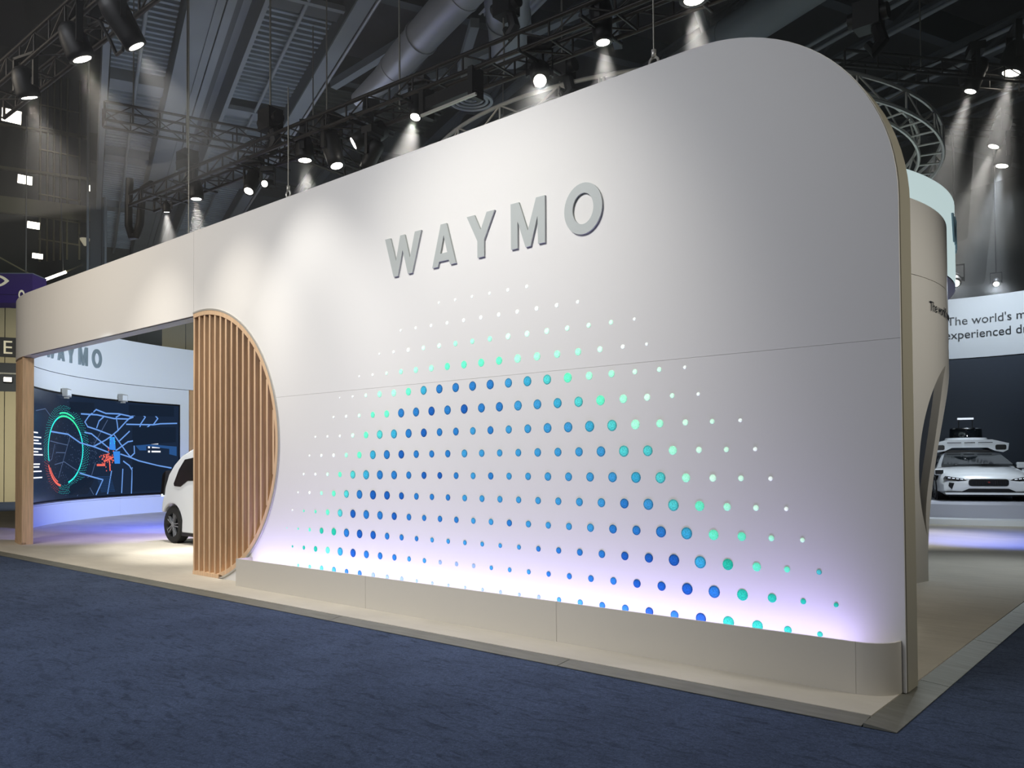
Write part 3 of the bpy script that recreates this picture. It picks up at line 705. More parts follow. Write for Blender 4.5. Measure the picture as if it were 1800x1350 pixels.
dots('city_spark', 'scr_red', [(rng.gauss(210.2, 0.9), rng.gauss(1.8, 0.12)) for _ in range(70)], 0.035)
dots('city_spark', 'scr_teal', [(rng.uniform(207.8, 209.3), rng.uniform(2.07, 2.44)) for _ in range(40)], 0.022)
dots('city_spark', 'scr_patch', [(211.8 - 0.28 * i + 0.12 * j, 0.8 + 0.045 * j) for i in range(15) for j in range(11)], 0.02)
b = MB(); ribbon(b, [(209.4, 1.728), (209.2, 1.439)], 0.05, 0.0024); ribbon(b, [(213.0, 1.602), (210.8, 1.6)], 0.06, 0.0024); ribbon(b, [(210.9, 1.71), (208.6, 1.83)], 0.05, 0.0024); b.build('map_incident', 'scr_red', vs_)
b = MB()
for a, a2, z in ((197.8, 195.3, 2.44), (197.8, 196.2, 2.288), (197.6, 195.8, 2.164), (197.7, 195.6, 2.025)): ribbon(b, [(a, z), (a2, z)], 0.05, 0.0024)
for z in (2.432, 2.286, 2.163, 2.024): ribbon(b, [(198.6, z), (198.4, z)], 0.06, 0.0024)
for a, z in ((235.4, 2.45), (233.7, 2.333), (235.0, 2.25), (233.7, 2.173), (233.4, 2.038), (235.2, 1.96), (232.9, 1.884), (234.3, 1.645), (234.6, 1.572), (233.4, 1.46), (233.1, 1.299)): ribbon(b, [(237.7, z), (a, z)], 0.035, 0.0024)
b.build('caption_bar', 'scr_white', vs_, kind='stuff')
for a, z, w_ in ((223.85, 3.50, 'first'), (206.0, 3.56, 'second')):
    l = thing('screen_lamp', 'small grey box lamp on the top edge of the curved screen, ' + ('above the teal ring' if w_ == 'first' else 'above the blue roads'), 'lamp', lw(a, LR - 0.12, z), 'box lamps on the curved screen')
    c = lw(a, LR - 0.12, z + 0.12); t_ = Vector((-math.sin(math.radians(a)), math.cos(math.radians(a)), 0)); n_ = Vector((math.cos(math.radians(a)), math.sin(math.radians(a)), 0))
    MB().obox(c, t_ * 0.13 + Vector((0, 0, 0.01)), n_ * 0.07, Vector((0, 0, 0.11))).build('housing', 'grey_box', l)
    MB().obox(c - n_ * 0.08, t_ * 0.1, n_ * 0.008, Vector((0, 0, 0.08))).build('lens', 'panel_white', l)
    MB().obox(c - Vector((0, 0, 0.13)), t_ * 0.05, n_ * 0.05, Vector((0, 0, 0.03))).build('bracket', 'grey_box', l)

# ================================================================== WHITE VAN (seen past the slat screen)
van = thing('van', 'white boxy electric van with dark windows on the booth floor behind the slat screen', 'van', (-12.6, 3.0, FL))
VY0, VY1 = 2.05, 3.9
wx1, wx2, wr, wz = -14.44, -11.35, 0.37, FL + 0.37
def arch(cx): return [(cx + 0.43 * math.cos(math.radians(a)), wz + 0.43 * math.sin(math.radians(a))) for a in range(200, -21, -20)][::1]
side = [(-14.865, 0.65)]
side += [(wx1 + 0.43 * math.cos(math.radians(a)), wz + 0.43 * math.sin(math.radians(a))) for a in range(146, 11, -12)]
side += [(wx1 + 0.40, 0.26), (wx2 - 0.40, 0.26)]
side += [(wx2 + 0.43 * math.cos(math.radians(a)), wz + 0.43 * math.sin(math.radians(a))) for a in range(168, 11, -13)]
side += [(-10.62, 0.3), (-10.55, 0.62), (-10.6, 1.05), (-10.75, 1.2), (-11.3, 1.78), (-11.8, 1.95), (-12.6, 2.01), (-13.3, 1.97), (-13.57, 1.935), (-14.02, 1.80), (-14.33, 1.62), (-14.56, 1.42), (-14.73, 1.13), (-14.84, 0.82)]
vb = MB().prism_y(side, VY0, VY1, True).build('body', 'car_white', van)
bv = vb.modifiers.new('round', 'BEVEL'); bv.width = 0.09; bv.segments = 3; bv.limit_method = 'ANGLE'; bv.angle_limit = math.radians(50)
def side_glass(pts, name='side_window', m='car_glass'):
    for y0, y1 in ((VY0 - 0.012, VY0 + 0.01), (VY1 - 0.01, VY1 + 0.012)): MB().prism_y(pts, y0, y1).build(name, m, van)
side_glass([(-13.88, 1.72), (-14.12, 1.52), (-14.33, 1.24), (-14.31, 1.19), (-14.06, 1.18), (-13.78, 1.30), (-13.3, 1.31), (-13.3, 1.78)])
side_glass([(-13.22, 1.78), (-13.22, 1.25), (-11.95, 1.2), (-11.95, 1.78)])
side_glass([(-11.87, 1.78), (-11.87, 1.2), (-11.05, 1.2), (-11.5, 1.72)])
for y0 in (VY0 - 0.01, VY1 - 0.005): MB().box(-13.26, -13.245, y0, y0 + 0.015, 0.32, 1.84).build('door_seam', 'car_black', van)
MB().box(-14.05, -11.8, VY0 + 0.01, VY1 - 0.01, 0.2, 0.27).build('sill', 'car_black', van)
MB().prism_y([(-14.76, 1.42), (-14.62, 1.5), (-14.72, 1.0), (-14.84, 0.98)], VY0 - 0.03, VY0 + 0.3).build('corner_pod', 'car_black', van)
MB().prism_y([(-14.80, 1.02), (-14.74, 1.02), (-14.75, 0.97), (-14.81, 0.97)], VY0 - 0.035, VY0 + 0.2).build('corner_lamp', 'headlamp', van)
MB().prism_y([(-10.77, 1.22), (-11.27, 1.73), (-11.31, 1.71), (-10.81, 1.2)], VY0 + 0.15, VY1 - 0.15).build('windscreen', 'car_glass', van)
def wheel(parent, c, rad, wid, ax, out):
    """c centre of the outer face; ax lateral unit vector pointing outwards"""
    ax = Vector(ax); q = ax.to_track_quat('Z', 'Y').to_matrix()
    def tr_(mbx):
        mbx.v = [tuple(Vector(c) + q @ Vector(p)) for p in mbx.v]; return mbx
    w = tr_(MB().lathe([(rad * 0.66, 0.0), (rad * 0.93, 0.0), (rad, -0.03), (rad, -wid + 0.03), (rad * 0.93, -wid), (rad * 0.5, -wid)], 28, cap=False)).build('wheel', 'tyre', parent)
    tr_(MB().lathe([(rad * 0.67, -0.005), (rad * 0.64, -0.02), (rad * 0.6, -0.06), (0.0, -0.07)], 28, cap=False)).build('rim', 'car_black', w)
    sp = MB()
    for k in range(5):
        t = 2 * PI * k / 5; d = Vector((math.cos(t), math.sin(t), 0)); e = Vector((-math.sin(t), math.cos(t), 0))
        for sgn in (-1, 1):
            sp.obox(d * rad * 0.37 + e * sgn * rad * 0.07 + Vector((0, 0, -0.03)), d * rad * 0.27 + e * sgn * rad * 0.03, e * rad * 0.025, Vector((0, 0, 0.022)))
    sp.lathe([(rad * 0.15, -0.05), (rad * 0.15, -0.01), (rad * 0.1, 0.0), (0, 0.0)], 14)
    tr_(sp).build('spokes', 'rim', w)
    return w
for wx in (wx1, wx2):
    wheel(van, (wx, VY0 + 0.015, wz), wr, 0.22, (0, -1, 0), 1); wheel(van, (wx, VY1 - 0.015, wz), wr, 0.22, (0, 1, 0), 1)
    MB().box(wx - 0.36, wx + 0.36, VY0 + 0.25, VY1 - 0.25, wz - 0.1, wz + 0.4).build('wheel_well', 'car_black', van)

# ================================================================== RIGHT SIDE: ROUND PAVILION, DRUM SIGN, RING TRUSS
PC, PR = (-5.42, 6.36), 4.2
pv = thing('round_pavilion_wall', 'beige convex curved wall with a round porthole opening behind the booth wall end', 'wall', (PC[0] + PR, PC[1], FL))
PT, PTH, ZS = 5.06, 0.34, 4.06
M['pav'] = mat('warm_grey_laminate', '#D2CEC4', 0.5)
# an arch is cut into the wall (edge C); a dark lens shaped slot (edges A, B) follows it
def edge_c(z): return math.degrees((2.47 - 3.1 * math.sqrt(max(0.0, 1 - ((z - 0.2) / 3.15) ** 2))) / PR)
def edge_a(z): return math.degrees((0.75 - math.sqrt(max(0.0, 1.6 ** 2 - (z - 1.42) ** 2))) / PR)
ZA, ZB = 0.62, 2.96
def edge_b(z):
    k = (z - ZA) / (ZB - ZA); return edge_a(z) + (edge_c(z) - edge_a(z)) * (1 - (0.42 * (1 - k) + 0.12 * k)) * math.sin(PI * min(1, max(0, k)) ** 0.8) ** 0.6
def pav(name, zs, fl, fr, m='pav', na=8, r1=PR, r0=PR - PTH):
    b = MB(); nz = len(zs); vs = []
    for r in (r1, r0):
        for z in zs:
            l, h = fl(z), fr(z)
            for j in range(na + 1):
                t = math.radians(l + (h - l) * j / na); vs.append((PC[0] + r * math.cos(t), PC[1] + r * math.sin(t), z))
    o_ = nz * (na + 1); q = lambda s_, i, j: s_ * o_ + i * (na + 1) + j
    fs = []
    for i in range(nz - 1):
        for j in range(na):
            fs += [(q(0, i, j), q(0, i, j + 1), q(0, i + 1, j + 1), q(0, i + 1, j)), (q(1, i, j), q(1, i + 1, j), q(1, i + 1, j + 1), q(1, i, j + 1))]
        fs += [(q(0, i, 0), q(0, i + 1, 0), q(1, i + 1, 0), q(1, i, 0)), (q(0, i, na), q(1, i, na), q(1, i + 1, na), q(0, i + 1, na))]
    for j in range(na): fs += [(q(0, 0, j), q(1, 0, j), q(1, 0, j + 1), q(0, 0, j + 1)), (q(0, nz - 1, j), q(0, nz - 1, j + 1), q(1, nz - 1, j + 1), q(1, nz - 1, j))]
    o = b.add(vs, fs, True).build(name, m, pv); o.modifiers.new('split', 'EDGE_SPLIT').split_angle = math.radians(40); return o
lin_z = lambda a, b, n: [a + (b - a) * i / n for i in range(n + 1)]
pav('upper_panel', [ZS + 0.004, PT], lambda z: -62, lambda z: 62, na=50)
pav('arch_head', [3.35, ZS - 0.004], lambda z: -62, lambda z: 62, na=50)
pav('foot_panel', lin_z(FL, ZA, 4), lambda z: -62, edge_c, na=24)
pav('side_panel', lin_z(ZA, ZB, 32), lambda z: -62, edge_a, na=24)
pav('rim_panel', lin_z(ZA, ZB, 32), edge_b, edge_c, na=4)
pav('arch_panel', lin_z(ZB, 3.35, 14), lambda z: -62, edge_c, na=40)
pav('dark_slot', lin_z(ZA - 0.1, ZB + 0.1, 16), lambda z: edge_a(min(max(z, ZA), ZB)) - 2, lambda z: edge_c(z) - 1.5, 'navy_panel', 4, PR - 0.1, PR - 0.2)
def pav_text(x, y, z, a0, z0): t = math.radians(a0 + math.degrees(x / PR)); return (PC[0] + (PR + 0.012 + z) * math.cos(t), PC[1] + (PR + 0.012 + z) * math.sin(t), z0 + y)
place_text('lettering', "The world's most", 0.185, 0.003, 'ink', lambda x, y, z: pav_text(x, y, z, -6.2, 3.64), pv)

DC = (-6.67, 8.59)
dr = thing('drum_sign', 'mint white round drum sign with blue grey letters hung above the curved wall', 'sign', (DC[0], DC[1], 4.6))
MB().arc(DC, 4.86, 5.06, -180, 180, 4.62, 6.02, 120).build('skin', 'drum', dr)
MB().arc(DC, 4.6, 5.055, -180, 180, 4.585, 4.615, 120).build('under_ring', 'drum_in', dr)
MB().arc(DC, 4.55, 4.6, -180, 180, 4.6, 5.2, 120).build('inner_band', 'drum_in', dr)
wall_glyphs(dr, DC, 5.062, lambda s: 4.0 + math.degrees(s / 5.06), False, 1.0, 1.0, 5.27, 'letter_drum', 0.03)
rg = thing('ring_truss', 'silver circular truss ring hanging above the drum sign', 'truss', (DC[0], DC[1], 7.0))
RZ0, RZ1, RO, RI = 7.02, 7.34, 4.91, 4.52
def cpt(r, a, z): t = math.radians(a); return (DC[0] + r * math.cos(t), DC[1] + r * math.sin(t), z)
for r in (RO, RI):
    for z in (RZ0, RZ1): MB().tube([cpt(r, i * 3, z) for i in range(120)], 0.032, 6, True).build('chord', 'silver', rg)
for i in range(54):
    a, a2 = i * 360 / 54, (i + 1) * 360 / 54; am = (a + a2) / 2
    if i % 2 == 0: bar('post', cpt(RO, a, RZ0), cpt(RO, a, RZ1), 0.02, 'silver', rg, 6)
    bar('brace', cpt(RO, a, RZ0 if i % 2 else RZ1), cpt(RO, a2, RZ1 if i % 2 else RZ0), 0.016, 'silver', rg, 6)
    bar('rung', cpt(RI, a, RZ0), cpt(RO, a, RZ0), 0.018, 'silver', rg, 6)
    bar('brace', cpt(RI, a, RZ0 if i % 2 else RZ1), cpt(RI, a2, RZ1 if i % 2 else RZ0), 0.016, 'silver', rg, 6)
for i in range(9):
    a = i * 40 + 8
    for d in (-0.4, 0.4): bar('joint_post', cpt(RO, a + d, RZ0), cpt(RO, a + d, RZ1), 0.022, 'silver', rg, 6)

# ------------------------------------------------------------------ back sign wall, platform and SUV
SC, SR = (-3.7, 17.6), 4.95
sg = thing('lettered_back_wall', 'pale curved sign band with dark lettering above a dark wall behind the SUV', 'wall', (-3.7, 22.5, FL))
MB().arc(SC, SR, SR + 0.3, 20, 160, 4.75, 6.63, 50).build('sign_band', 'panel_white', sg)
MB().arc(SC, SR + 0.03, SR + 0.25, 20, 160, 0.545, 4.74, 50).build('dark_panel', 'navy_panel', sg)
def s_text(x, y, z, s0, z0): t = math.radians(90) - (s0 + x) / SR; return (SC[0] + (SR - 0.012 - z) * math.cos(t), SC[1] + (SR - 0.012 - z) * math.sin(t), z0 + y)
place_text('lettering', "The world's most", 0.37, 0.012, 'ink', lambda x, y, z: s_text(x, y, z, -1.06, 5.80), sg)
place_text('lettering', 'experienced driver', 0.37, 0.012, 'ink', lambda x, y, z: s_text(x, y, z, -1.13, 5.37), sg)
pf = thing('display_platform', 'low round grey platform carrying the white SUV', 'platform', (-4.2, 21.8, FL))
PFC = (-4.2, 21.8)
MB().lathe([(5.55, FL), (5.55, 0.50), (5.5, 0.54), (0.0, 0.54)], 96, (PFC[0], PFC[1], 0)).build('deck', 'platform', pf)
MB().lathe([(5.98, FL), (5.98, 0.16), (5.56, 0.18)], 96, (PFC[0], PFC[1], 0)).build('step', 'panel_white', pf)

SS, SZ = 1.1, 0.82
fwd = Vector((0.368, -0.930, 0)).normalized(); lat = Vector((-fwd.y, fwd.x, 0))
SP = Vector((-2.74, 17.41, 0.54)) - fwd * 2.3 * SS
def sv(u, v, z): return SP + lat * (u * SS) + fwd * (v * SS) + Vector((0, 0, z * SZ))
suv = thing('suv', 'white electric SUV with roof sensor pod parked nose out on the grey platform', 'car', tuple(SP))
def loft(secs, name, m, smooth=True, mirror=True):
    rings = []
    for v, half in secs:
        ring = [(u, z) for u, z in half]
        if mirror: ring = ring + [(-u, z) for u, z in half[::-1] if abs(u) > 1e-6]
        rings.append([tuple(sv(u, v, z)) for u, z in ring])
    n = len(rings[0]); vs = [p for r in rings for p in r]
    fs = [(i * n + k, i * n + (k + 1) % n, (i + 1) * n + (k + 1) % n, (i + 1) * n + k) for i in range(len(rings) - 1) for k in range(n)]
    fs += [tuple(range(n))[::-1], tuple(range((len(rings) - 1) * n, len(rings) * n))]
    o = MB().add(vs, fs, smooth).build(name, m, suv)
    o.modifiers.new('split', 'EDGE_SPLIT').split_angle = math.radians(38)
    return o
def bs(wb, zb, wm, zm, wt, zt, cr): return [(0, zb), (wb, zb), (wm, zb + 0.1), (wm + 0.01, zm), (wt, zt - 0.07), (wt - 0.1, zt), (wt * 0.5, zt + cr * 0.8), (0, zt + cr)]
loft([(2.33, bs(0.62, 0.30, 0.78, 0.48, 0.66, 0.68, 0.03)), (2.26, bs(0.74, 0.24, 0.9, 0.52, 0.76, 0.76, 0.03)), (2.12, bs(0.8, 0.22, 0.94, 0.56, 0.82, 0.84, 0.04)), (1.8, bs(0.82, 0.2, 0.96, 0.6, 0.88, 0.92, 0.05)),
      (1.4, bs(0.82, 0.2, 0.97, 0.62, 0.91, 0.98, 0.06)), (1.05, bs(0.82, 0.2, 0.965, 0.64, 0.92, 1.02, 0.06)), (0, bs(0.82, 0.2, 0.96, 0.66, 0.93, 1.03, 0.05)), (-1.5, bs(0.82, 0.2, 0.97, 0.66, 0.94, 1.06, 0.04)), (-2.2, bs(0.8, 0.24, 0.93, 0.66, 0.86, 1.06, 0.03)), (-2.34, bs(0.7, 0.32, 0.8, 0.6, 0.74, 0.98, 0.02))], 'body', 'car_white')
def cs(w0, w1, z1): return [(0, 0.95), (w0, 0.95), (w1, z1 - 0.07), (w1 - 0.1, z1), (0, z1 + 0.03)]
loft([(1.12, cs(0.86, 0.80, 0.98)), (0.38, cs(0.9, 0.66, 1.46)), (0.0, cs(0.9, 0.64, 1.52)), (-1.0, cs(0.9, 0.63, 1.53)), (-1.7, cs(0.88, 0.62, 1.44)), (-2.2, cs(0.84, 0.76, 1.06))], 'cabin', 'car_white')
def plate(name, pts, m, d=0.012):
    P = [sv(*p) for p in pts]; n_ = (P[1] - P[0]).cross(P[2] - P[0]).normalized()
    if n_.dot(P[0] - sv(0, 0, 0.8)) < 0: n_ = -n_
    b = MB(); n = len(P)
    b.add([p - n_ * 0.02 for p in P] + [p + n_ * d for p in P], [tuple(range(n))[::-1], tuple(range(n, 2 * n))] + [(i, (i + 1) % n, n + (i + 1) % n, n + i) for i in range(n)])
    return b.build(name, m, suv)
def rbox(w, h, r, n=5):
    pts = []
    for cx, cz, a0 in ((w - r, h - r, 0), (-w + r, h - r, 90), (-w + r, -h + r, 180), (w - r, -h + r, 270)):
        pts += [(cx + r * math.cos(math.radians(a0 + 90 * i / n)), cz + r * math.sin(math.radians(a0 + 90 * i / n))) for i in range(n + 1)]
    return pts
def front_prism(name, pts, u0, z0, v0, v1, m):
    b = MB().prism([(u0 + x, z0 + z) for x, z in pts], lambda u, z: tuple(sv(u, v0, z)), lambda u, z: tuple(sv(u, v1, z))); return b.build(name, m, suv)
plate('windscreen', [(-0.77, 1.05, 1.095), (0.77, 1.05, 1.095), (0.6, 0.42, 1.465), (-0.6, 0.42, 1.465)], 'car_glass', 0.045)
for s_ in (-1, 1):
    plate('side_window', [(s_ * 0.885, 0.85, 1.06), (s_ * 0.675, 0.28, 1.42), (s_ * 0.66, -0.5, 1.45), (s_ * 0.885, -0.5, 1.07)], 'car_glass', 0.015)
    plate('side_window', [(s_ * 0.885, -0.56, 1.07), (s_ * 0.66, -0.56, 1.45), (s_ * 0.65, -1.4, 1.42), (s_ * 0.87, -1.7, 1.09)], 'car_glass', 0.015)
    b = MB(); b.obox(sv(s_ * 1.02, 0.75, 1.1), lat * 0.115 * SS, fwd * 0.06 * SS, Vector((0, 0, 0.075 * SS)))
    o = b.build('wing_mirror', 'car_white', suv); bv = o.modifiers.new('round', 'BEVEL'); bv.width = 0.035; bv.segments = 3
    b = MB(); b.obox(sv(s_ * 1.0, 0.76, 1.01), lat * 0.12 * SS, fwd * 0.03 * SS, Vector((0, 0, 0.02 * SS))); b.build('mirror_foot', 'car_black', suv)
    mir = lambda pts: [(s_ * u, z) for u, z in pts]
    front_prism('headlamp', mir([(0.44, 0.655), (0.5, 0.70), (0.84, 0.78), (0.88, 0.70), (0.62, 0.63)]), 0, 0, 1.9, 2.345, 'car_black')
    for k in range(4): front_prism('lamp_cell', mir([(0.52 + 0.085 * k, 0.672 + 0.014 * k), (0.575 + 0.085 * k, 0.68 + 0.014 * k), (0.575 + 0.085 * k, 0.70 + 0.016 * k), (0.52 + 0.085 * k, 0.69 + 0.016 * k)]), 0, 0, 2.3, 2.356, 'headlamp')
    front_prism('air_intake', mir([(0.70, 0.57), (0.80, 0.585), (0.82, 0.48), (0.75, 0.37)]), 0, 0, 2.1, 2.345, 'car_black')
    b = MB(); b.obox(sv(s_ * 0.93, 1.7, 0.9), lat * 0.1 * SS, fwd * 0.12 * SS, Vector((0, 0, 0.07 * SS))); o = b.build('fender_sensor', 'car_white', suv)
    bv = o.modifiers.new('round', 'BEVEL'); bv.width = 0.03; bv.segments = 2
    b = MB(); b.obox(sv(s_ * 0.93, 1.825, 0.9), lat * 0.085 * SS, fwd * 0.008 * SS, Vector((0, 0, 0.05 * SS))); b.build('sensor_glass', 'car_black', suv)
    for v in (1.43, -1.5):
        c = sv(s_ * 0.985, v, 0.385); w = wheel(suv, c, 0.385 * SZ, 0.24, tuple(lat * s_), 1)
        q = (lat * s_).to_track_quat('Z', 'Y').to_matrix(); b = MB().lathe([(0.45 * SZ, -0.03), (0.45 * SZ, -0.3), (0, -0.3)], 28); b.v = [tuple(Vector(c) + q @ Vector(p)) for p in b.v]; b.build('wheel_arch', 'car_black', suv)
    plate('side_sill', [(s_ * 0.975, 0.95, 0.30), (s_ * 0.975, -1.0, 0.30), (s_ * 0.975, -1.0, 0.38), (s_ * 0.975, 0.95, 0.42)], 'car_black', 0.012)
# grille, badge, lower bumper
front_prism('grille_rim', rbox(0.405, 0.105, 0.07), 0, 0.585, 2.2, 2.355, 'chrome')
front_prism('grille', rbox(0.39, 0.09, 0.06), 0, 0.585, 2.3, 2.365, 'car_black')
for k in range(17):
    u = -0.34 + k * 0.0425
    if abs(u) > 0.06: front_prism('grille_bar', [(-0.006, -0.06), (0.006, -0.06), (0.006, 0.05), (-0.006, 0.05)], u, 0.585, 2.36, 2.375, 'chrome')
front_prism('badge', oval(0, 0, 0.042, 0.042, 18), 0, 0.59, 2.36, 2.385, 'chrome')
front_prism('badge_face', oval(0, 0, 0.024, 0.024, 14), 0, 0.595, 2.38, 2.39, 'red_tag')
front_prism('lower_intake', [(-0.56, 0.0), (0.56, 0.0), (0.4, 0.1), (-0.4, 0.1)], 0, 0.30, 2.28, 2.36, 'car_black')
front_prism('bumper_lip', [(-0.88, -0.02), (0.88, -0.02), (0.9, 0.045), (-0.9, 0.045)], 0, 0.235, 2.1, 2.37, 'car_white')
front_prism('bumper_gap', [(-0.88, 0.0), (0.88, 0.0), (0.86, 0.03), (-0.86, 0.03)], 0, 0.282, 2.1, 2.35, 'car_black')
front_prism('under_tray', [(-0.8, 0.0), (0.8, 0.0), (0.86, 0.06), (-0.86, 0.06)], 0, 0.155, -2.0, 2.25, 'car_black')
for s_ in (-1, 1): bar('wiper', sv(s_ * 0.3 - 0.2, 1.07, 1.11), sv(s_ * 0.3 + 0.25, 1.0, 1.15), 0.012, 'car_black', suv, 6)
# roof sensor pod
pod = [(-0.87, 0.25), (-0.5, 0.38), (0.5, 0.38), (0.87, 0.25), (0.85, 0.03), (0.74, -0.05), (0.56, 0.0), (0.4, 0.11), (-0.4, 0.11), (-0.56, 0.0), (-0.74, -0.05), (-0.85, 0.03)]
front_prism('roof_pod', pod, 0, 1.58, -0.75, 0.25, 'car_white')
front_prism('roof_bar', [(-0.55, 0), (0.55, 0), (0.5, 0.09), (-0.5, 0.09)], 0, 1.52, -0.6, 0.1, 'car_black')
for s_ in (-1, 1):
    front_prism('pod_camera', rbox(0.12, 0.085, 0.045), s_ * 0.69, 1.70, 0.2, 0.262, 'car_black')
    front_prism('pod_slot', [(-0.16, -0.01), (0.16, -0.01), (0.16, 0.01), (-0.16, 0.01)], s_ * 0.35, 1.86, 0.2, 0.258, 'car_black')
front_prism('pod_slot', [(-0.12, -0.012), (0.12, -0.012), (0.12, 0.012), (-0.12, 0.012)], 0, 1.86, 0.2, 0.258, 'car_black')
c0 = sv(0, -0.25, 1.95)
MB().lathe([(0.5 * SS, 0), (0.47 * SS, 0.06 * SS), (0.0, 0.06 * SS)], 32, c0).build('dome_base', 'car_white', suv)
MB().lathe([(0.38 * SS, 0.06 * SS), (0.37 * SS, 0.27 * SS), (0.34 * SS, 0.31 * SS), (0, 0.31 * SS)], 32, c0).build('sensor_dome', 'car_glass', suv)
MB().lathe([(0.375 * SS, 0.285 * SS), (0.355 * SS, 0.315 * SS), (0.3 * SS, 0.32 * SS)], 32, c0).build('dome_rim', 'chrome', suv)
for s_ in (-1, 1): bar('mast_post', sv(s_ * 0.16, -0.25, 2.35), sv(s_ * 0.16, -0.25, 2.68), 0.012, 'car_black', suv, 6)
MB().obox(sv(0, -0.25, 2.70), lat * 0.18 * SS, fwd * 0.05, Vector((0, 0, 0.025))).build('mast_light', 'headlamp', suv)

# ================================================================== RIGGING: TRUSSES
def truss(name, label, p0, p1, w, h, bay, m, group=None, detail=True, rc=0.03, rb=0.015):
    """box truss between the axes p0 and p1 (bottom front chord), w deep to its left, h tall"""
    p0, p1 = Vector(p0), Vector(p1); d = p1 - p0; L = d.length; d.normalize()
    s = Vector((-d.y, d.x, 0)).normalized(); up = Vector((0, 0, 1))
    t = thing(name, label, 'truss', tuple(p0), group or 'dark lighting trusses')
    q = lambda x, i, j: p0 + d * x + s * (w * i) + up * (h * j)
    for i in (0, 1):
        for j in (0, 1): bar('chord', q(0, i, j), q(L, i, j), rc, m, t, 8)
    n = max(1, round(L / bay))
    for k in range(n + 1):
        x = L * k / n
        bar('post', q(x, 0, 0), q(x, 0, 1), rb, m, t, 6)
        bar('post', q(x, 1, 0), q(x, 1, 1), rb, m, t, 6)
        if k % 2 == 0: bar('rung', q(x, 0, 0), q(x, 1, 0), rb, m, t, 6)
        if k < n:
            x2 = L * (k + 1) / n; e = k % 2
            bar('brace', q(x, 0, e), q(x2, 0, 1 - e), rb * 0.8, m, t, 6)
            if detail:
                bar('brace', q(x, 1, 1 - e), q(x2, 1, e), rb * 0.8, m, t, 6)
                if k % 2: bar('brace', q(x, 0, 0), q(x2, 1, 0), rb * 0.8, m, t, 6)
    for i in (0, 1):
        bar('end_post', q(0, i, 0), q(0, i, 1), rb * 1.5, m, t, 6)
    return t
main_tr = truss('lighting_truss', 'long dark box truss with lamps hung right behind the top of the booth wall', (-14.15, 1.05, 6.62), (-0.6, 1.6, 6.62), 0.5, 0.22, 0.45, 'black_truss')
front_tr = truss('lighting_truss', 'dark box truss with three lamps crossing high over the aisle, nearest the camera', (-12.6, -2.05, 7.05), (-1.0, -2.05, 7.05), 0.45, 0.3, 0.5, 'black_truss')
cross_tr = truss('lighting_truss', 'black truss running back from the hall column towards the girders', (-14.9, 0.9, 8.45), (-13.4, 5.2, 8.45), 0.42, 0.36, 0.5, 'black_truss')
back_tr = truss('lighting_truss', 'short black truss going back behind the tilted lamps above the doorway end', (-9.1, 1.72, 6.55), (-9.6, 7.5, 6.55), 0.4, 0.3, 0.5, 'black_truss')
right_tr = truss('lighting_truss', 'dark truss carrying two beaming lamps over the curved pavilion wall', (-3.6, 9.85, 9.15), (1.2, 15.9, 9.15), 0.4, 0.3, 0.7, 'black_truss', detail=False)
far_tr = truss('lighting_truss', 'far dark truss with two lamps above the SUV stand', (-5.4, 15.9, 10.3), (1.0, 22.3, 10.3), 0.4, 0.3, 0.8, 'black_truss', detail=False)

for tr_, pts in ((cross_tr, ((-14.75, 1.4), (-13.6, 4.9))), (back_tr, ((-9.6, 6.8),)), (main_tr, ((-7.0, 1.6),)), (right_tr, ((-2.6, 11.2), (-0.2, 14.2))), (far_tr, ((-4.2, 17.2), (-1.0, 20.4)))):
    zt = {cross_tr: 8.45, back_tr: 6.55, main_tr: 6.62, right_tr: 9.15, far_tr: 10.3}[tr_]
    for x, y in pts: bar('hanger', (x, y, zt), (x, y, 12.0), 0.014, 'rope', tr_, 6)
# ------------------------------------------------------------------ spot lamps, each with its own light
def _mesh(mb_, name, m):
    me = bpy.data.meshes.new(name); me.from_pydata(mb_.v, [], mb_.f)
    bm = bmesh.new(); bm.from_mesh(me); bm.faces.ensure_lookup_table()
    for i, f in enumerate(bm.faces): f.smooth = mb_.smooth[i]
    bmesh.ops.recalc_face_normals(bm, faces=bm.faces[:]); bm.to_mesh(me); bm.free(); me.materials.append(M[m]); return me
# round lamp head: lens at the origin, shining down -Z, unit size = 0.2 m lens
HEAD_A = _mesh(MB().lathe([(0.1, 0.0), (0.125, 0.0), (0.13, 0.05), (0.125, 0.2), (0.1, 0.3), (0.06, 0.34), (0, 0.34)], 20), 'lamp_head_round', 'black')
HEAD_B = _mesh(MB().lathe([(0.1, 0.0), (0.12, 0.0), (0.125, 0.1), (0.14, 0.3), (0.15, 0.42), (0.13, 0.52), (0.07, 0.56), (0, 0.56)], 16), 'lamp_head_long', 'black')
LENS = _mesh(MB().lathe([(0.1, 0.012), (0.085, 0.0), (0.0, -0.006)], 20), 'lamp_lens', 'lens')
YOKE = _mesh(MB().box(-0.19, -0.165, -0.03, 0.03, 0.1, 0.48).box(0.165, 0.19, -0.03, 0.03, 0.1, 0.48).box(-0.19, 0.19, -0.03, 0.03, 0.46, 0.49).box(-0.165, -0.12, -0.02, 0.02, 0.12, 0.2).box(0.12, 0.165, -0.02, 0.02, 0.12, 0.2), 'lamp_yoke', 'black')
BASE = _mesh(MB().box(-0.17, 0.17, -0.12, 0.12, 0.49, 0.62), 'lamp_base', 'black')
BEAMS = []
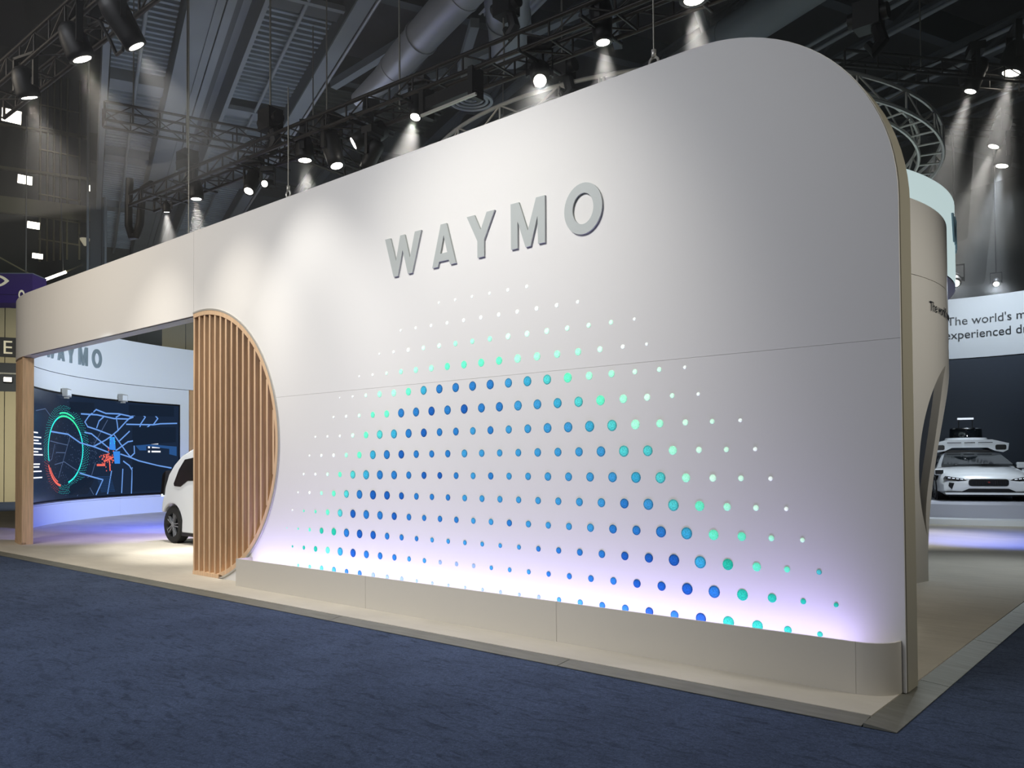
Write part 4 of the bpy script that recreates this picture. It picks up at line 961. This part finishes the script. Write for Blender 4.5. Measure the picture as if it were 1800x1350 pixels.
def spot(label, loc, aim, z_truss, kind='A', size=1.0, power=300, angle=30, blend=0.6, color=(1, 0.95, 0.86), base=False, group=None, light=True, rz=0.0, bar_at=None, beam_len=1.5):
    loc = Vector(loc); d = (Vector(aim) - loc).normalized()
    group = group or ('lamps on the aisle truss' if loc.y < 0 else 'lamps on the long truss' if loc.y < 3 else 'lamps over the pavilion and the SUV')
    t = thing('spot_lamp', label, 'lamp', tuple(loc), group)
    S = Matrix.Diagonal((size, size, size, 1))
    head = aim_matrix(loc, d) @ S
    place('housing', HEAD_A if kind == 'A' else HEAD_B, head, t)
    place('lens', LENS, head, t)
    # yoke turns about the vertical only, centred on the head's pivot
    piv = loc - d * (0.15 if kind == 'A' else 0.3) * size
    ym = Matrix.Translation(piv - Vector((0, 0, 0.15 * size))) @ Matrix.Rotation(math.atan2(d.y, d.x) - PI / 2 + rz, 4, 'Z') @ S
    place('yoke', YOKE, ym, t)
    top = piv.z + 0.34 * size
    if base: place('base', BASE, ym, t); top += 0.13 * size
    if z_truss > top: bar('clamp_pipe', (piv.x, piv.y, top - 0.02), (piv.x, piv.y, z_truss), 0.025 * size, 'black', t, 8)
    if light and beam_len: BEAMS.append((tuple(loc), tuple(d), min(beam_len, beam_len), math.radians(angle / 2)))
    if bar_at is not None: bar('clamp_bar', (piv.x, piv.y - 0.42, bar_at), (piv.x, piv.y + 0.42, bar_at), 0.022, 'black', t, 8)
    if light:
        ld = bpy.data.lights.new('spot_light', 'SPOT'); ld.energy = power; ld.spot_size = math.radians(angle); ld.spot_blend = blend; ld.color = color; ld.shadow_soft_size = 0.07 * size
        lo = bpy.data.objects.new('spot_light', ld); col.objects.link(lo); lo.parent = t
        lo.matrix_basis = aim_matrix(d * 0.02, d)
    return t
WARM, NEUT = (1.0, 0.93, 0.82), (1.0, 0.97, 0.92)
FT = 7.05
spot('round lit lamp hanging lowest on the truss over the aisle', (-10.38, -2.0, 6.58), (-10.9, 0.0, 1.0), FT, 'A', 1.15, 420, 60, 0.9, WARM)
spot('round lit lamp second along the aisle truss beaming down beside the column', (-8.68, -2.0, 6.55), (-8.3, 0.0, 2.0), FT, 'A', 1.25, 420, 54, 0.9, WARM)
spot('big black moving head on the aisle truss with a small round lens', (-7.26, -2.0, 6.23), (-6.7, 0.0, 2.9), FT, 'B', 1.0, 290, 56, 0.9, NEUT, True)
MT = 6.75
main = [
 ('round white lamp straight below the truss over the doorway', (-12.138, 1.332, 6.376), (-12.0, 1.6, 0), 'A', 1.0, 1800, 34, NEUT),
 ('small white lamp at the bare end of the long truss', (-13.147, 1.291, 6.336), (-14.0, 2.2, 0), 'A', 0.55, 1400, 40, NEUT),
 ('tilted lamp with glowing white face, larger of a close pair under the long truss', (-10.54, 1.397, 6.185), (-9.6, -0.2, 3.2), 'B', 0.85, 0, 30, NEUT),
 ('small lamp turned to face outwards, smaller of a close pair under the long truss', (-10.096, 1.415, 6.214), (-6.0, -4.0, 4.2), 'B', 0.6, 0, 30, NEUT),
 ('wide round lamp beside a dark unlit moving head', (-9.045, 1.457, 6.354), (-8.8, 1.7, 0), 'A', 1.15, 2000, 40, NEUT),
 ('black moving head tilted down and outwards, thin lit lens', (-7.913, 1.503, 6.344), (-8.9, 0.2, 5.4), 'B', 1.0, 0, 30, COOL),
 ('moving head below the light bar, round face glowing', (-6.631, 1.555, 6.391), (-6.3, 0.6, 4.0), 'B', 0.8, 1400, 34, NEUT),
 ('moving head tilted to the right with round glowing face', (-4.505, 1.642, 6.272), (-3.4, 0.3, 4.7), 'B', 0.9, 450, 34, NEUT),
 ('squat black lamp with half hidden lens near the top of the rounded wall', (-3.604, 1.678, 6.449), (-3.2, 1.8, 0), 'B', 0.9, 900, 40, NEUT),
 ('bright round lamp cut by the top edge of the picture', (-2.47, 1.724, 6.541), (-2.2, 1.8, 0), 'A', 1.25, 2000, 32, NEUT),
]
for lab, loc, aim, kd, sz, pw, an, c in main: spot(lab, loc, aim, MT, kd, sz, max(pw, 1), an, 0.8, c, kd == 'B', light=pw > 0, bar_at=6.6)
spot('dark unlit moving head hanging next to the wide round lamp', (-8.3, 1.5, 6.1), (-7.6, 1.6, 4.0), MT, 'B', 1.05, 1, 20, 0.5, NEUT, True, light=False, bar_at=6.6)
spot('dark unlit moving head resting low just over the wall edge', (-7.75, 1.6, 5.95), (-8.4, 1.5, 5.0), MT, 'B', 0.8, 1, 20, 0.5, NEUT, True, light=False, bar_at=6.6)
spot('lamp with slim slanting beam under the truss over the curved pavilion', (-1.95, 12.2, 8.95), (-3.4, 11.6, 4.0), 9.15, 'B', 1.2, 2200, 26, 0.8, NEUT, True, beam_len=3.5)
spot('widest lamp under the truss over the pavilion, cut by the picture edge', (-1.36, 12.95, 9.4), (-2.6, 12.4, 3.5), 9.65, 'A', 1.9, 2600, 34, 0.8, NEUT, beam_len=3.5)
spot('upper of two far lamps above the SUV stand', (-2.71, 18.7, 9.9), (-4.4, 17.9, 5.0), 10.3, 'B', 1.5, 2400, 28, 0.8, NEUT, True, beam_len=3.5)
spot('lower and wider of two far lamps above the SUV stand', (-2.56, 18.9, 9.4), (-3.6, 18.3, 4.0), 10.3, 'A', 1.7, 2400, 36, 0.8, COOL, beam_len=3.5)
spot('oval lit lamp low beside the drum sign over the back wall', (-3.52, 17.93, 6.25), (-2.9, 15.0, 3.8), 10.3, 'A', 1.2, 500, 70, 0.7, COOL, bar_at=10.3, beam_len=0)
spot('small lit lamp just above the lettered back wall', (-2.72, 18.76, 6.25), (-2.2, 15.5, 3.8), 10.3, 'A', 0.75, 260, 80, 0.9, COOL, bar_at=10.3, beam_len=0)

# ------------------------------------------------------------------ hall column, ducts, diffuser
cl = thing('hall_column', 'tall dark steel column with conduits rising beside the left roof girder', 'column', hall(30, -4.75, 0))
slab(MB(), 29.85, 30.15, -4.95, -4.9, 0, 19.8).build('flange', 'girder_dark', cl)
slab(MB(), 29.85, 30.15, -4.55, -4.5, 0, 19.8).build('flange', 'girder_dark', cl)
slab(MB(), 29.96, 30.04, -4.9, -4.55, 0, 19.8).build('web', 'girder_dark', cl)
for b in (-5.02, -4.44): bar('conduit', hall(29.8, b, 0), hall(29.8, b, 19.5), 0.05, 'girder', cl, 8)
slab(MB(), 29.6, 30.0, -4.98, -4.45, 12.7, 13.7).build('junction_box', 'black', cl)

du = thing('air_duct', 'large round grey spiral duct tapering down towards the long truss', 'duct', (-9.0, 4.6, 9.5), 'round air ducts')
path = [(-12.1, 4.95, 9.35), (-11.2, 4.9, 9.5), (-10.4, 4.72, 9.62), (-8.9, 4.3, 9.75), (-7.4, 3.9, 9.85), (-6.0, 3.5, 9.95)]
MB().tube(path, [0.16, 0.25, 0.31, 0.33, 0.33, 0.33], 24).build('pipe', 'duct', du)
for p, q, r in ((path[1], path[2], 0.28), (path[2], path[3], 0.335), (path[3], path[4], 0.335)):
    c = Vector(p) * 0.5 + Vector(q) * 0.5; d = (Vector(q) - Vector(p)).normalized()
    MB().tube([c - d * 0.03, c + d * 0.03], r + 0.012, 24).build('joint_ring', 'duct', du)
d2 = thing('air_duct', 'second round duct elbow pointing down beside the spiral duct', 'duct', (-8.4, 5.2, 9.5), 'round air ducts')
MB().tube([(-9.0, 6.35, 9.95), (-8.5, 5.75, 9.95), (-8.1, 5.2, 10.05), (-7.6, 4.7, 10.45), (-7.25, 4.45, 11.2)], 0.42, 24).build('pipe', 'duct', d2)
for (c, d) in (((-8.3, 5.47, 10.0), (0.55, -0.8, 0.1)), ((-7.85, 4.95, 10.25), (0.6, -0.58, 0.42))):
    c, d = Vector(c), Vector(d).normalized(); MB().tube([c - d * 0.03, c + d * 0.03], 0.435, 24).build('joint_ring', 'duct', d2)
d3 = thing('air_duct', 'long dim round duct crossing the dark roof above the rounded wall corner', 'duct', hall(5, 6.6, 11.0), 'round air ducts')
MB().tube([tuple(hall(22, 7.6, 11.0)), tuple(hall(-6, 7.6, 11.0))], 0.42, 20).build('pipe', 'girder', d3)
for a in (3, 6.5, 10, 13.5): MB().tube([tuple(hall(a - 0.03, 7.6, 11.0)), tuple(hall(a + 0.03, 7.6, 11.0))], 0.435, 20).build('joint_ring', 'girder', d3)
df = thing('ceiling_diffuser', 'round grey air diffuser with stepped rings above the ring truss', 'diffuser', (-9.05, 5.24, 8.5))
MB().lathe([(0.4, 0.09), (0.0, 0.12)], 32, (-9.05, 5.24, 8.5)).build('dark_cone', 'girder_dark', df)
for i, r in enumerate((0.42, 0.33, 0.24, 0.15)):
    MB().lathe([(r, 0.01 + 0.02 * i), (r - 0.05, 0.0 + 0.02 * i), (r - 0.055, 0.03 + 0.02 * i), (r, 0.05 + 0.02 * i), (r, 0.01 + 0.02 * i)], 36, (-9.05, 5.24, 8.5), cap=False).build('ring', 'diff', df)
MB().lathe([(0.2, 0.12), (0.2, 0.8)], 20, (-9.05, 5.24, 8.5)).build('neck', 'girder', df)

# light bar fixture under the long truss
lb = thing('light_bar', 'horizontal black light bar with a pale tube edge under the long truss', 'lamp', (-5.9, 1.2, 6.35))
MB().box(-6.35, -5.35, 1.38, 1.52, 6.34, 6.50).build('housing', 'black', lb)
MB().box(-6.3, -5.3, 1.34, 1.375, 6.24, 6.27).build('tube', 'silver', lb)
for x in (-6.3, -5.4): MB().box(x - 0.04, x + 0.04, 1.35, 1.56, 6.25, 6.64).build('end_bracket', 'black', lb)

# chain hoists
def hoist(label, x, y, z, ztop, hook_z=None):
    t = thing('chain_hoist', label, 'hoist', (x, y, z), 'chain hoists on the trusses')
    MB().box(x - 0.16, x + 0.16, y - 0.13, y + 0.13, z, z + 0.34).build('motor', 'black', t)
    MB().tube([(x - 0.24, y, z + 0.17), (x + 0.24, y, z + 0.17)], 0.1, 12).build('drum', 'black', t)
    MB().tube([(x + 0.1, y, z), (x + 0.16, y, z - 0.2), (x + 0.06, y, z - 0.3), (x - 0.02, y, z - 0.18)], [0.08, 0.09, 0.09, 0.05], 8).build('chain_bag', 'black', t)
    bar('chain', (x, y, z + 0.34), (x, y, ztop), 0.016, 'rope', t, 6)
    if hook_z is not None: bar('lower_chain', (x - 0.05, y, z), (x - 0.05, y, hook_z), 0.016, 'rope', t, 6)
    return t
hoist('black chain hoist on the long truss under the deck end', -9.75, 1.3, 6.95, 11.2, 6.6)
hoist('black chain hoist with grey box at the bare end of the long truss', -12.4, 1.3, 6.95, 11.2, 6.6)
hoist('black chain hoist hanging beside the duct elbow', -6.3, 3.1, 8.3, 11.2, 7.4)
hoist('black hoist just behind the rounded corner of the wall', -1.6, 4.7, 7.1, 11.2)
hoist('dark hoist on the ring truss beside the round diffuser', -5.75, 3.75, 7.4, 11.2, 7.3)

# ropes with hooks that steady the wall
def rope(label, x, y, z0, z1, hook=True, r=0.008):
    t = thing('rigging_rope', label, 'rope', (x, y, z0), 'rigging ropes')
    bar('rope', (x, y, z0 + 0.12 if hook else z0), (x, y, z1), r, 'rope', t, 6)
    if hook:
        MB().tube([(x + 0.045 * math.cos(k * PI / 6), y, z0 + 0.06 + 0.045 * math.sin(k * PI / 6)) for k in range(12)], 0.012, 6, True).build('ring', 'silver', t)
        MB().tube([(x, y, z0 + 0.1), (x, y, z0 + 0.17)], 0.022, 8).build('ferrule', 'silver', t)
        MB().tube([(x, y, z0 - 0.02), (x, y, z0 + 0.03)], 0.014, 6).build('eye', 'silver', t)
    return t
rope('grey rope with ring hook ending on the wall top near the rounded corner', -2.03, 0.14, 5.09, 11.0)
rope('thin rope with hook ending over the wall under the wide round lamp', -7.55, 0.14, 5.12, 6.6)
rope('long pale rope in front of the left roof girder', -10.08, 0.1, 5.1, 11.0, False)
rope('thin dark rope in front of the blue grey deck', -9.75, 2.4, 7.1, 11.4, False, 0.013)

# thick cable loop hanging off the end of the long truss
cb = MB().tube([(-14.9, 1.4, 7.4), (-14.95, 1.4, 6.9), (-14.95, 1.4, 6.45), (-14.8, 1.4, 6.2), (-14.6, 1.4, 6.18), (-14.45, 1.4, 6.4), (-14.4, 1.4, 6.75), (-14.25, 1.35, 6.93), (-13.9, 1.2, 6.9), (-13.4, 1.12, 6.87)], 0.075, 10).build('cable_loop', 'black', None)
tag(cb, 'thick black cable bundle drooping in a loop beside the bare truss end', 'cable')
cb2 = MB().tube([(-8.5, -2.0, 6.9), (-8.2, -2.0, 6.85), (-7.9, -2.0, 6.5), (-7.75, -2.0, 6.3), (-7.6, -2.0, 6.3), (-7.5, -2.0, 6.5)], 0.02, 8).build('lamp_cable', 'black', None)
tag(cb2, 'thin black cable sagging between the aisle truss and the big moving head', 'cable')

# flood lights high on the dark end wall
def flood(label, b, z, w, h, tilt=0.25):
    t = thing('flood_light', label, 'light', tuple(hall(EW - 0.5, b, z)), 'flood lights on the dark hall wall')
    c = hall(EW - 0.55, b, z); n_ = (-HA + Vector((0, 0, -tilt)) + HB * 0.25).normalized(); x = Vector((-n_.y, n_.x, 0)).normalized(); y = n_.cross(x)
    MB().obox(c - n_ * 0.07, x * w, y * h, n_ * 0.07).build('housing', 'black', t)
    MB().obox(c + n_ * 0.008, x * w * 0.9, y * h * 0.88, n_ * 0.008).build('lens', 'flood', t)
    bar('arm', c - n_ * 0.1, hall(EW + 0.1, b, z + 0.25), 0.05, 'black', t, 6)
flood('uppermost flood light on the dark wall, cut by two panes', -7.96, 16.7, 0.40, 0.30)
flood('bright square flood light under the cable tray', -7.45, 14.0, 0.30, 0.2)
flood('lit square flood light low on the dark wall below the tray', -7.12, 12.05, 0.26, 0.16)
flood('lowest flood light on the dark wall over the purple banner', -6.96, 10.72, 0.22, 0.12)
flood('small tilted flood light beside the hall column, upper of two', -4.95, 15.5, 0.10, 0.16, 0.1)
flood('small tilted flood light beside the hall column, lower of two', -4.95, 14.0, 0.10, 0.14, 0.1)
lamp_p = thing('wall_lamp', 'unlit cream wedge lamp on the dark wall just left of the column foot', 'light', tuple(hall(EW - 0.4, -5.1, 11.6)))
slab(MB(), EW - 0.6, EW + 0.1, -5.35, -4.95, 11.75, 11.85).build('plate', 'sign_black', lamp_p)
MB().lathe([(0.05, 0.0), (0.22, 0.28), (0.22, 0.32)], 12, hall(EW - 0.4, -5.12, 11.42)).build('shade', 'sign_cream', lamp_p)

# purple banner hung in the aisle beyond the booth
bn = thing('hanging_banner', 'dark purple hanging banner box with a white eye shaped outline at the left edge', 'banner', (-24.8, 2.6, 6.4))
p0, p1 = Vector((-26.4, 1.1, 0)), Vector((-24.48, 2.93, 0)); dd = (p1 - p0).normalized(); nn = Vector((dd.y, -dd.x, 0))
MB().obox((p0 + p1) / 2 + Vector((0, 0, 6.77)) - nn * 0.4, dd * ((p1 - p0).length / 2), nn * 0.4, Vector((0, 0, 0.43))).build('fabric', 'purple', bn)
MB().obox((p0 + p1) / 2 + Vector((0, 0, 7.205)) - nn * 0.4, dd * ((p1 - p0).length / 2 + 0.01), nn * 0.41, Vector((0, 0, 0.012))).build('top_rail', 'girder', bn)
MB().obox((p0 + p1) / 2 + Vector((0, 0, 6.58)) + nn * 0.004, dd * ((p1 - p0).length / 2), nn * 0.004, Vector((0, 0, 0.005))).build('seam', 'sign_black', bn)
eye = MB(); cen = p1 - dd * 0.98 + nn * 0.012
def eyep(k, t):
    x = math.cos(t) * 0.33 * k; z = math.sin(t) * abs(math.sin(t)) * 0.17 * k
    return cen + dd * x + Vector((0, 0, 6.98 + z))
N = 32; vs = [tuple(eyep(1.0, 2 * PI * i / N)) for i in range(N)] + [tuple(eyep(0.62, 2 * PI * i / N)) for i in range(N)]
eye.add(vs, [(i, (i + 1) % N, N + (i + 1) % N, N + i) for i in range(N)]).build('eye_outline', 'sign_cream', bn)
rr = MB(); c2 = p1 - dd * 0.3 + nn * 0.012
rr.add([tuple(c2 + dd * 0.09 * k * math.cos(2 * PI * i / 20) + Vector((0, 0, 6.58 + 0.14 * k * math.sin(2 * PI * i / 20)))) for k in (1, 0.55) for i in range(20)], [(i, (i + 1) % 20, 20 + (i + 1) % 20, 20 + i) for i in range(20)]).build('ring_mark', 'sign_cream', bn)
for s_ in (0.15, 0.85):
    p = p0.lerp(p1, s_) - nn * 0.4; bar('hanger', (p.x, p.y, 7.2), (p.x, p.y, 12), 0.02, 'rope', bn, 6)
tb = thing('tube_light', 'slanted bright tube light hung over the purple banner', 'light', tuple(hall(32, -6.2, 8.9)))
bar('tube', hall(32, -6.55, 8.60), hall(32, -5.75, 9.02), 0.05, 'flood', tb, 8)
bar('arm', hall(32, -5.75, 9.02), hall(32, -5.2, 9.35), 0.03, 'conduit', tb, 6)
bar('hanger', hall(32, -5.85, 9.0), hall(32, -6.0, 14.0), 0.02, 'rope', tb, 6)
bar('stay', hall(32, -6.55, 8.60), hall(32, -8.6, 9.7), 0.03, 'conduit', tb, 6)

# ------------------------------------------------------------------ thin stage haze hanging under the trusses
hz = MB().box(-22, 9, -4.0, 24, 4.6, 10.6).build('haze', 'wall', None)
hm = bpy.data.materials.new('stage_haze'); hm.use_nodes = True; nt = hm.node_tree
nt.nodes.remove(nt.nodes['Principled BSDF'])
vsn = nt.nodes.new('ShaderNodeVolumeScatter'); vsn.inputs['Density'].default_value = 0.010; vsn.inputs['Anisotropy'].default_value = 0.3
nt.links.new(vsn.outputs[0], nt.nodes['Material Output'].inputs['Volume'])
hz.data.materials.clear(); hz.data.materials.append(hm)
tag(hz, 'thin grey haze hanging in the lamp beams under the roof', 'haze', kind='stuff')

# added cones of denser haze, shaped like the beams so they show
pl = MB()
for loc, d, length, half in BEAMS:
    loc, d = Vector(loc), Vector(d).normalized()
    pl.tube([loc + d * 0.03, loc + d * length * 0.5, loc + d * length], [0.14, 0.14 + math.tan(half) * length * 0.5, 0.14 + math.tan(half) * length], 20)
po_ = pl.build('beam_haze', 'wall', None)
pm = bpy.data.materials.new('beam_haze'); pm.use_nodes = True; nt = pm.node_tree; nt.nodes.remove(nt.nodes['Principled BSDF'])
v2 = nt.nodes.new('ShaderNodeVolumeScatter'); v2.inputs['Density'].default_value = 0.045; v2.inputs['Anisotropy'].default_value = 0.3
nt.links.new(v2.outputs[0], nt.nodes['Material Output'].inputs['Volume'])
po_.data.materials.clear(); po_.data.materials.append(pm)
tag(po_, 'added beam shaped cones of denser haze just below the lamps', 'haze', kind='stuff')
